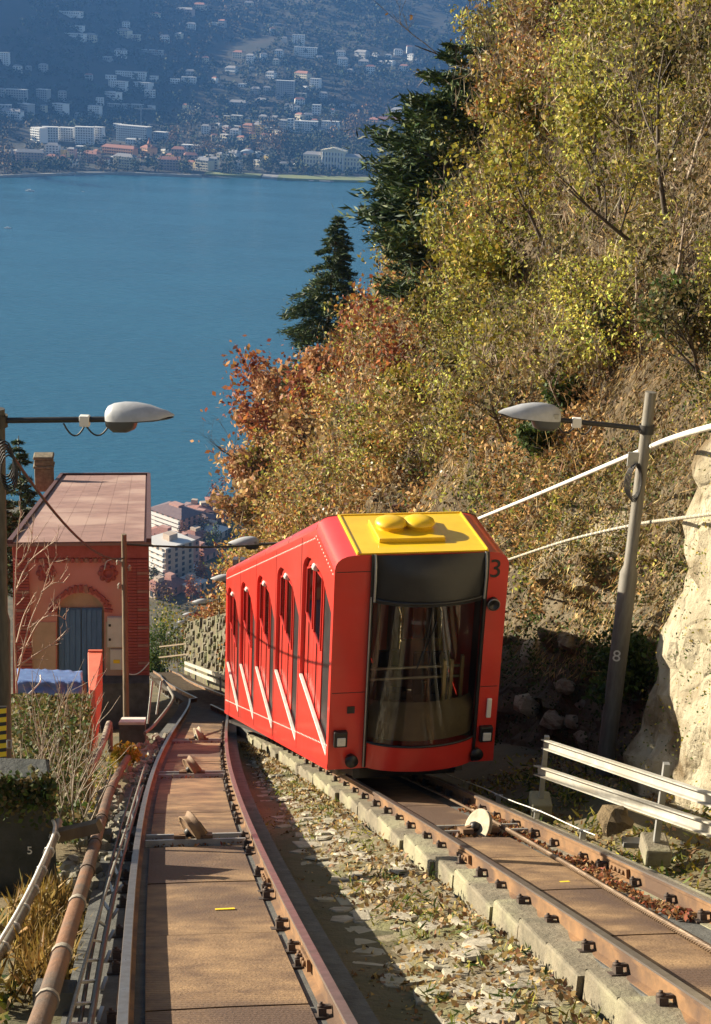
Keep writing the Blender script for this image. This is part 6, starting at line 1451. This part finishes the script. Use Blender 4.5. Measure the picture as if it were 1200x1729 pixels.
# lawn, quay and shore road
def strip_px(name, pts, dz, depth_m, m, thick=None):
    b = MB(); a = []; q = []
    for px, py in pts:
        P = onz(px, py, WL + dz); a.append(P); q.append(P + Vector((0, depth_m, 0)))
    b.loft([a, q], 0, False)
    if thick: b.loft([[p - Vector((0, 0, thick)) for p in a], a], 0, False)
    return b.build(name, m, kind='structure')
strip_px('lawn', [(468, 300), (520, 302), (580, 304), (640, 305), (700, 306)], 3.4, 46, M_lawn, 4.5)
strip_px('lawn', [(345, 293), (380, 295), (440, 297)], 3.2, 30, M_lawn, 4)
strip_px('quay', [(-60, 297), (0, 296), (60, 294), (125, 292)], 3, 10, M_quay, 4); strip_px('quay', [(128, 291), (200, 291), (262, 293), (340, 296)], 3.2, 9, M_quay, 4.5); strip_px('quay', [(442, 298), (468, 300), (480, 301)], 3, 40, M_quay, 4)
for px, py, w_ in ((525, 305, 8), (548, 306, 18), (505, 303, 5), (560, 306, 6)):
    P = onz(px, py, WL + 1); s = depth(P) / FPX; b = MB(); b.box(P, (w_ * s, 8, 1.6)); o = b.build('jetty', M_quay); tag(o, {525: 'small dark jetty below the villa, left of the longest', 548: 'longest dark jetty below the villa', 505: 'shortest dark jetty below the villa lawn', 560: 'small dark jetty below the villa, right of the longest'}[px], 'jetty')
# boats
for px, py, L_, lab in ((50, 323, 15, 'white motor boat leaving a wake, larger of the two off the left shore'), (140, 324, 5, 'tiny white boat off the middle of the left shore'), (13, 386, 12, 'pale boat alone on the open lake at the left edge')):
    P = onz(px, py, WL); s = depth(P) / FPX; th = thing('boat', lab, 'boat', P, group='boats on the lake'); l = L_ * s
    b = MB(); b.loft([[(-l / 2, -l * .14, .1), (-l / 2, -l * .14, l * .10), (-l / 2, l * .14, l * .10), (-l / 2, l * .14, .1)], [(l * .2, -l * .15, .1), (l * .2, -l * .16, l * .11), (l * .2, l * .16, l * .11), (l * .2, l * .15, .1)], [(l * .5, -.05, .15), (l * .5, -.05, l * .15), (l * .5, .05, l * .15), (l * .5, .05, .15)]], 0, False); b.add([(-l / 2, -l * .14, l * .1), (l * .2, -l * .16, l * .11), (l * .5, 0, l * .15), (l * .2, l * .16, l * .11), (-l / 2, l * .14, l * .1)], [(0, 1, 2, 3, 4)]); b.build('hull', FW, th, world=False)
    b = MB(); b.box((-l * .05, 0, l * .16), (l * .34, l * .2, l * .12)); b.build('cabin', FW, th, world=False)
    b = MB(); b.box((-l * .05, 0, l * .16), (l * .30, l * .21, l * .05)); b.build('window', M_fwin, th, world=False)
# far trees: the ones that read singly are things, the woods behind are one mass
def crown_pts(N, r, h, seed, tall=False):
    g = np.random.default_rng(seed); k = 9; cs = g.normal(size=(k, 3)) * np.array([.42, .42, .30]); cs[:, 2] += .55
    i = g.integers(0, k, N); p = cs[i] + g.normal(size=(N, 3)) * .21; 
    if tall: p[:, :2] *= (1.1 - np.clip(p[:, 2:3], 0, 1))
    return p * np.array([r, r, h])
FT = [(325, 202, 26, 24, 0, 'rounded pale tree alone on the dark slope'), (607, 248, 62, 58, 1, 'large brown bare-crowned tree above the villa'), (470, 262, 44, 46, 1, 'brown bare-crowned tree left of the white flats'), (440, 262, 36, 40, 1, 'brownish tree right of the domed hall'), (495, 262, 50, 38, 2, 'grey-green tree behind the villa, left side'),
      (600, 276, 46, 40, 2, 'dark tree behind the villa, right side'), (640, 270, 44, 40, 2, 'dark tree between the villa and the big pine'), (572, 252, 40, 34, 2, 'dark tree just above the villa roof'), (540, 250, 36, 26, 2, 'low dark tree above the villa pediment'), (8, 300, 40, 52, 1, 'big brown tree at the left end of the far shore'),
      (28, 292, 34, 26, 2, 'dark tree beside the big brown one on the left shore'), (75, 290, 30, 22, 2, 'dark shore tree below the pink houses, left'), (100, 290, 30, 22, 2, 'dark shore tree below the white house, left'), (135, 288, 22, 34, 2, 'tall dark tree by the left quay'), (170, 288, 24, 20, 1, 'brown shore tree right of the left quay'),
      (186, 292, 30, 20, 2, 'dark round tree at the water by the long cream house'), (228, 290, 26, 22, 2, 'dark tree right of the long cream house'), (262, 290, 26, 24, 2, 'dark tree under the bell tower'), (312, 296, 34, 24, 2, 'dark waterside tree below the middle houses'), (385, 293, 44, 32, 2, 'broad dark waterside tree left of the lawn'),
      (365, 262, 34, 30, 1, 'brownish tree left of the domed hall'), (340, 262, 30, 22, 1, 'small brownish tree above the middle houses'), (300, 250, 36, 30, 1, 'reddish-brown tree above the middle houses'), (420, 290, 26, 20, 2, 'dark tree by the quay right of the lawn'), (450, 288, 28, 20, 2, 'dark tree behind the quay'), (58, 262, 16, 22, 2, 'dark tree between the pink houses'),
      (525, 298, 6, 9, 3, 'small clipped tree on the villa lawn, left'), (555, 299, 6, 9, 3, 'small clipped tree on the villa lawn, middle'), (585, 300, 6, 9, 3, 'small clipped tree on the villa lawn, right'), (514, 292, 8, 12, 1, 'small reddish tree before the villa left wing'), (660, 300, 40, 34, 2, 'dark tree at the right end of the villa lawn'), (150, 262, 20, 16, 2, 'small dark tree above the left shore houses'), (560, 208, 40, 24, 2, 'dark tree above the white flats')]
FPAL = {0: [(.20, .20, .14), (.25, .23, .16)], 1: [(.16, .10, .055), (.21, .13, .07), (.12, .09, .05)], 2: [(.035, .05, .022), (.055, .07, .03), (.08, .08, .04)], 3: [(.03, .05, .02)]}
for i, (px, py, wp, hp_, k, lab) in enumerate(FT):
    P = farhit(px, py); s = depth(P) / FPX; N = int(90 + wp * 9); th = thing('shore_tree', lab, 'tree', P, group='trees along the far shore')
    C = crown_pts(N, wp * s * .62, hp_ * s * .95, i); C += np.array(P); leaves('crown', C, rng.uniform(.7, 1.4, N) * (1.2 + wp * .045), tints(N, FPAL[k]), FARLEAF, th, .8)
    b = MB(); b.tube([P - Vector((0, 0, 1)), P + Vector((0, 0, hp_ * s * .5))], [wp * s * .04, wp * s * .02], 5); b.build('trunk', M_bark, th)
N = 11000; C = []; K = []; g = np.random.default_rng(3)
while len(C) < N:
    x = g.uniform(-900, 900); y = shore(x) + 40 + 1500 * g.random() ** 1.1
    if y > 4050: continue
    dn = noise.noise((x * .006, y * .004, 2.2)); t = y - shore(x)
    if t < 450 and g.random() > .62 + dn: continue
    if dn < -.45: continue
    C.append((x, y, zfar(x, y))); K.append(1 if noise.noise((x * .004, y * .003, 9.)) > .18 else 0)
C = np.array(C); K = np.array(K); nb = 16
off = np.concatenate([crown_pts(nb, 1, 1, 100 + q)[None] for q in range(40)]); idx = g.integers(0, 40, N); sc = g.uniform(5.5, 11, N)
L_ = (C[:, None, :] + off[idx] * np.stack([sc * .75, sc * .75, sc * 1.1], 1)[:, None, :]).reshape(-1, 3)
tc1 = tints(N, [(.030, .045, .022), (.045, .055, .028), (.06, .06, .03)]); tc2 = tints(N, [(.075, .06, .034), (.095, .07, .04), (.06, .055, .03)]); tc = np.where(K[:, None] == 1, tc2, tc1)
leaves('far_forest', L_, np.repeat(sc * .5, nb) * rng.uniform(.7, 1.4, N * nb), np.repeat(tc, nb, 0) * rng.uniform(.9, 1.1, (N * nb, 1)), FARLEAF, None, .8, None, 1., None, 'stuff')

# ================================================================== THE TOWN DIRECTLY BELOW
def apartment(corner_px, base_px, toppx, zb, wl, wr, yaw, floors, wm, rm, label, roof='hip', balc=True):
    """a block whose near vertical edge stands at corner_px; walls run back left and right of it"""
    P = onz(*base_px, zb) ; d = depth(P); h = (base_px[1] - toppx) * d / FPX * 1.04
    th = thing('apartment_block', label, 'building', P, Matrix.Rotation(yaw, 3, 'Z'), 'town blocks below the slope')
    b = MB(); b.box((-wl / 2, wr / 2, h / 2 - 4), (wl, wr, h + 8)); b.build('wall', wm, th, world=False)
    b = MB()
    if roof == 'hip':
        o_ = .9; v = [(-wl - o_, -o_, h), (o_, -o_, h), (o_, wr + o_, h), (-wl - o_, wr + o_, h)]; k = min(wl, wr) / 2; rh = k * .42
        v += [(-wl + k, wr / 2, h + rh), (-k, wr / 2, h + rh)] if wl >= wr else [(-wl / 2, k, h + rh), (-wl / 2, wr - k, h + rh)]
        f = [(0, 1, 5, 4), (1, 2, 5), (2, 3, 4, 5), (3, 0, 4)] if wl >= wr else [(0, 1, 4), (1, 2, 5, 4), (2, 3, 5), (3, 0, 4, 5)]
        b.add(v, f + [(3, 2, 1, 0)])
    else: b.box((-wl / 2, wr / 2, h + .3), (wl + 1.2, wr + 1.2, .6))
    ro = b.build('roof', rm, th, world=False)
    b = MB(); b.box((-wl * .5, wr * .55, h + 1.9), (wl * .3, wr * .3, 3.0)); b.build('penthouse', wm, ro, world=False)
    fh = h / floors
    wmsh = MB().box((0, 0, 0), (1.3, .3, 1.5)).build('window', M_fwin); me = wmsh.data; bpy.data.objects.remove(wmsh)
    for f in range(floors):
        z = fh * (f + .55)
        for side, Lw in ((0, wl), (1, wr)):
            nw = max(2, int(Lw / 3.4))
            for i in range(nw):
                t = Lw * (i + .5) / nw; o = bpy.data.objects.new('window', me); col.objects.link(o); o.parent = th
                o.matrix_local = Matrix.Translation((-t, -.05, z)) if side == 0 else Matrix.Translation((.05, t, z)) @ Matrix.Rotation(math.pi / 2, 4, 'Z'); INV[o.name] = INV[th.name]
        if balc:
            b = MB(); b.box((-wl * .5, -.75, fh * f + .55), (wl * .94, 1.5, 1.1)); b.build('balcony', FW, th, world=False)
    return th
TP_ = mat('town_pink', (.50, .28, .23), .8, 0, (.44, .24, .20), .5); TC_ = mat('town_cream', (.50, .40, .31), .8, 0, (.44, .34, .27), .5); TR_ = mat('town_tile', (.30, .13, .10), .85, 0, (.22, .10, .08), 1.); TS_ = mat('town_slate', (.15, .10, .11), .8, 0, (.19, .13, .13), .6)
apartment(0, (306, 912), 876, -246, 22, 14, R(-38), 5, TP_, TS_, 'pink apartment block with dark hipped roof and white balconies by the water')
apartment(0, (280, 985), 926, -244, 15, 16, R(-42), 6, TC_, RW, 'cream block with stepped balconies beside the house wall', 'flat')
apartment(0, (300, 972), 925, -244, 8, 16, R(-30), 4, TP_, TS_, 'dull pink block right of the cream one with balconies', 'flat', False)
for (bx, by, top, wl, wr, yaw, fl_, wm, rm, lab, rf) in (
    (292, 922, 912, 18, 10, -30, 2, TP_, TR_, 'low terracotta roof below the pink apartment block', 'hip'), (330, 925, 912, 12, 12, -35, 2, TC_, TR_, 'low tiled house at the right of the pink apartment block', 'hip'),
    (318, 975, 966, 22, 8, -20, 1, TC_, RW, 'long pale flat roof under the dull pink block', 'flat'), (290, 1005, 992, 12, 10, -35, 2, TP_, TR_, 'red-roofed house low behind the brick house', 'hip'), (322, 1003, 992, 10, 10, -35, 2, TC_, RW, 'pale flat-roofed house low beside the orange bushes', 'flat'),
    (372, 872, 862, 14, 10, 20, 2, TC_, TR_, 'tiled house by the lake, first beyond the rust bushes', 'hip'), (352, 890, 880, 14, 10, -20, 2, TP_, TS_, 'slate-roofed house beyond the pink apartment block', 'hip'), (368, 912, 900, 14, 9, -28, 2, TC_, RW, 'pale gabled house above the lamp by the railcar', 'hip'),
    (390, 858, 850, 12, 10, 10, 2, TP_, TR_, 'small tiled house nearest the lake on the right', 'hip'), (340, 868, 860, 10, 8, -10, 2, TC_, TS_, 'small dark-roofed house on the lake edge', 'hip'), (262, 1010, 998, 10, 12, -40, 2, TC_, TR_, 'tiled house half hidden by the brick house', 'hip'), (345, 948, 938, 14, 10, -30, 2, TP_, TR_, 'red-roofed house behind the orange bushes', 'hip')):
    apartment(0, (bx, by), top, -245, wl, wr, R(yaw), fl_, wm, rm, lab, rf, False)
rr = random.Random(9)
for i, (px, py) in enumerate(((345, 905), (358, 925), (330, 950), (268, 962), (262, 985), (340, 985), (380, 890), (395, 880), (365, 850), (312, 930), (400, 905), (325, 1015), (275, 1020))):
    P = onz(px, py, -245.5); N = 420; th = thing('town_tree', ['brownish', 'dark green', 'rusty'][i % 3] + ' tree in the town below, ' + ['right of the pink apartment block', 'beside the slate-roofed house', 'left of the red-roofed house', 'in front of the cream balcony block', 'at the foot of the cream balcony block', 'above the distant lamp row', 'near the lake behind the rust bushes', 'behind the lowest rust bush', 'on the lake edge of the town', 'between the pink and cream blocks', 'by the pale gabled house', 'nearest the distant lamp row', 'just behind the brick house corner'][i], 'tree', P, group='trees in the town below')
    r_ = rr.uniform(3.5, 5.5); C = crown_pts(N, r_, r_ * 2.0, 700 + i) + np.array(P); leaves('crown', C, rng.uniform(.5, 1.1, N) * 1.2, tints(N, [BROWN, GREEN + OLIVE, RUST][i % 3]), FARLEAF, th, .7)
    b = MB(); b.tube([P, P + Vector((0, 0, r_))], [.3, .15], 5); b.build('trunk', M_bark, th)
# far bend of the slope: bushes hide where the line drops out of sight
for i, (px, py, d, r_, pal, lab) in enumerate(((258, 1075, 100, 2.4, GREEN, 'dark green bush by the picket fence'), (300, 1075, 110, 2.6, GREEN + YG, 'yellow-green bush behind the picket fence'), (340, 1060, 100, 2.4, STRAW + OLIVE, 'dry bush behind the distant lamp posts'), (372, 1050, 84, 2.0, STRAW + RUST, 'straw bush above the stone wall'), (246, 1120, 80, 1.0, GREEN, 'low green bush behind the house corner'))):
    P = at(px, py + 14, d); th = thing('bush', lab, 'bush', P); N = 1500; C = crown_pts(N, r_, r_ * 1.3, 800 + i) + np.array(P) - np.array([0, 0, r_ * .5]); leaves('crown', C, rng.uniform(.5, 1.3, N) * .24, tints(N, pal), LEAF, th, .6)
    b = MB(); [grow(b, P - Vector((0, 0, 1)), (random.uniform(-.6, .6), random.uniform(-.6, .6), 1), r_, .04, 1, random, .2, None, 4) for _ in range(4)]; b.build('stem', M_bark, th)

# ================================================================== AIR
hz = bpy.data.materials.new('air'); hz.use_nodes = True; n = hz.node_tree.nodes; n.remove(n['Principled BSDF'])
pv = n.new('ShaderNodeVolumePrincipled'); pv.inputs['Color'].default_value = (.16, .42, 1., 1); pv.inputs['Density'].default_value = 0.8e-4; pv.inputs['Anisotropy'].default_value = 0.0
hz.node_tree.links.new(pv.outputs[0], n['Material Output'].inputs['Volume'])
b = MB(); b.box((0, 2050, (95 - 262) / 2), (4200, 4400, 95 + 262)); o = b.build('haze', hz, kind='stuff')
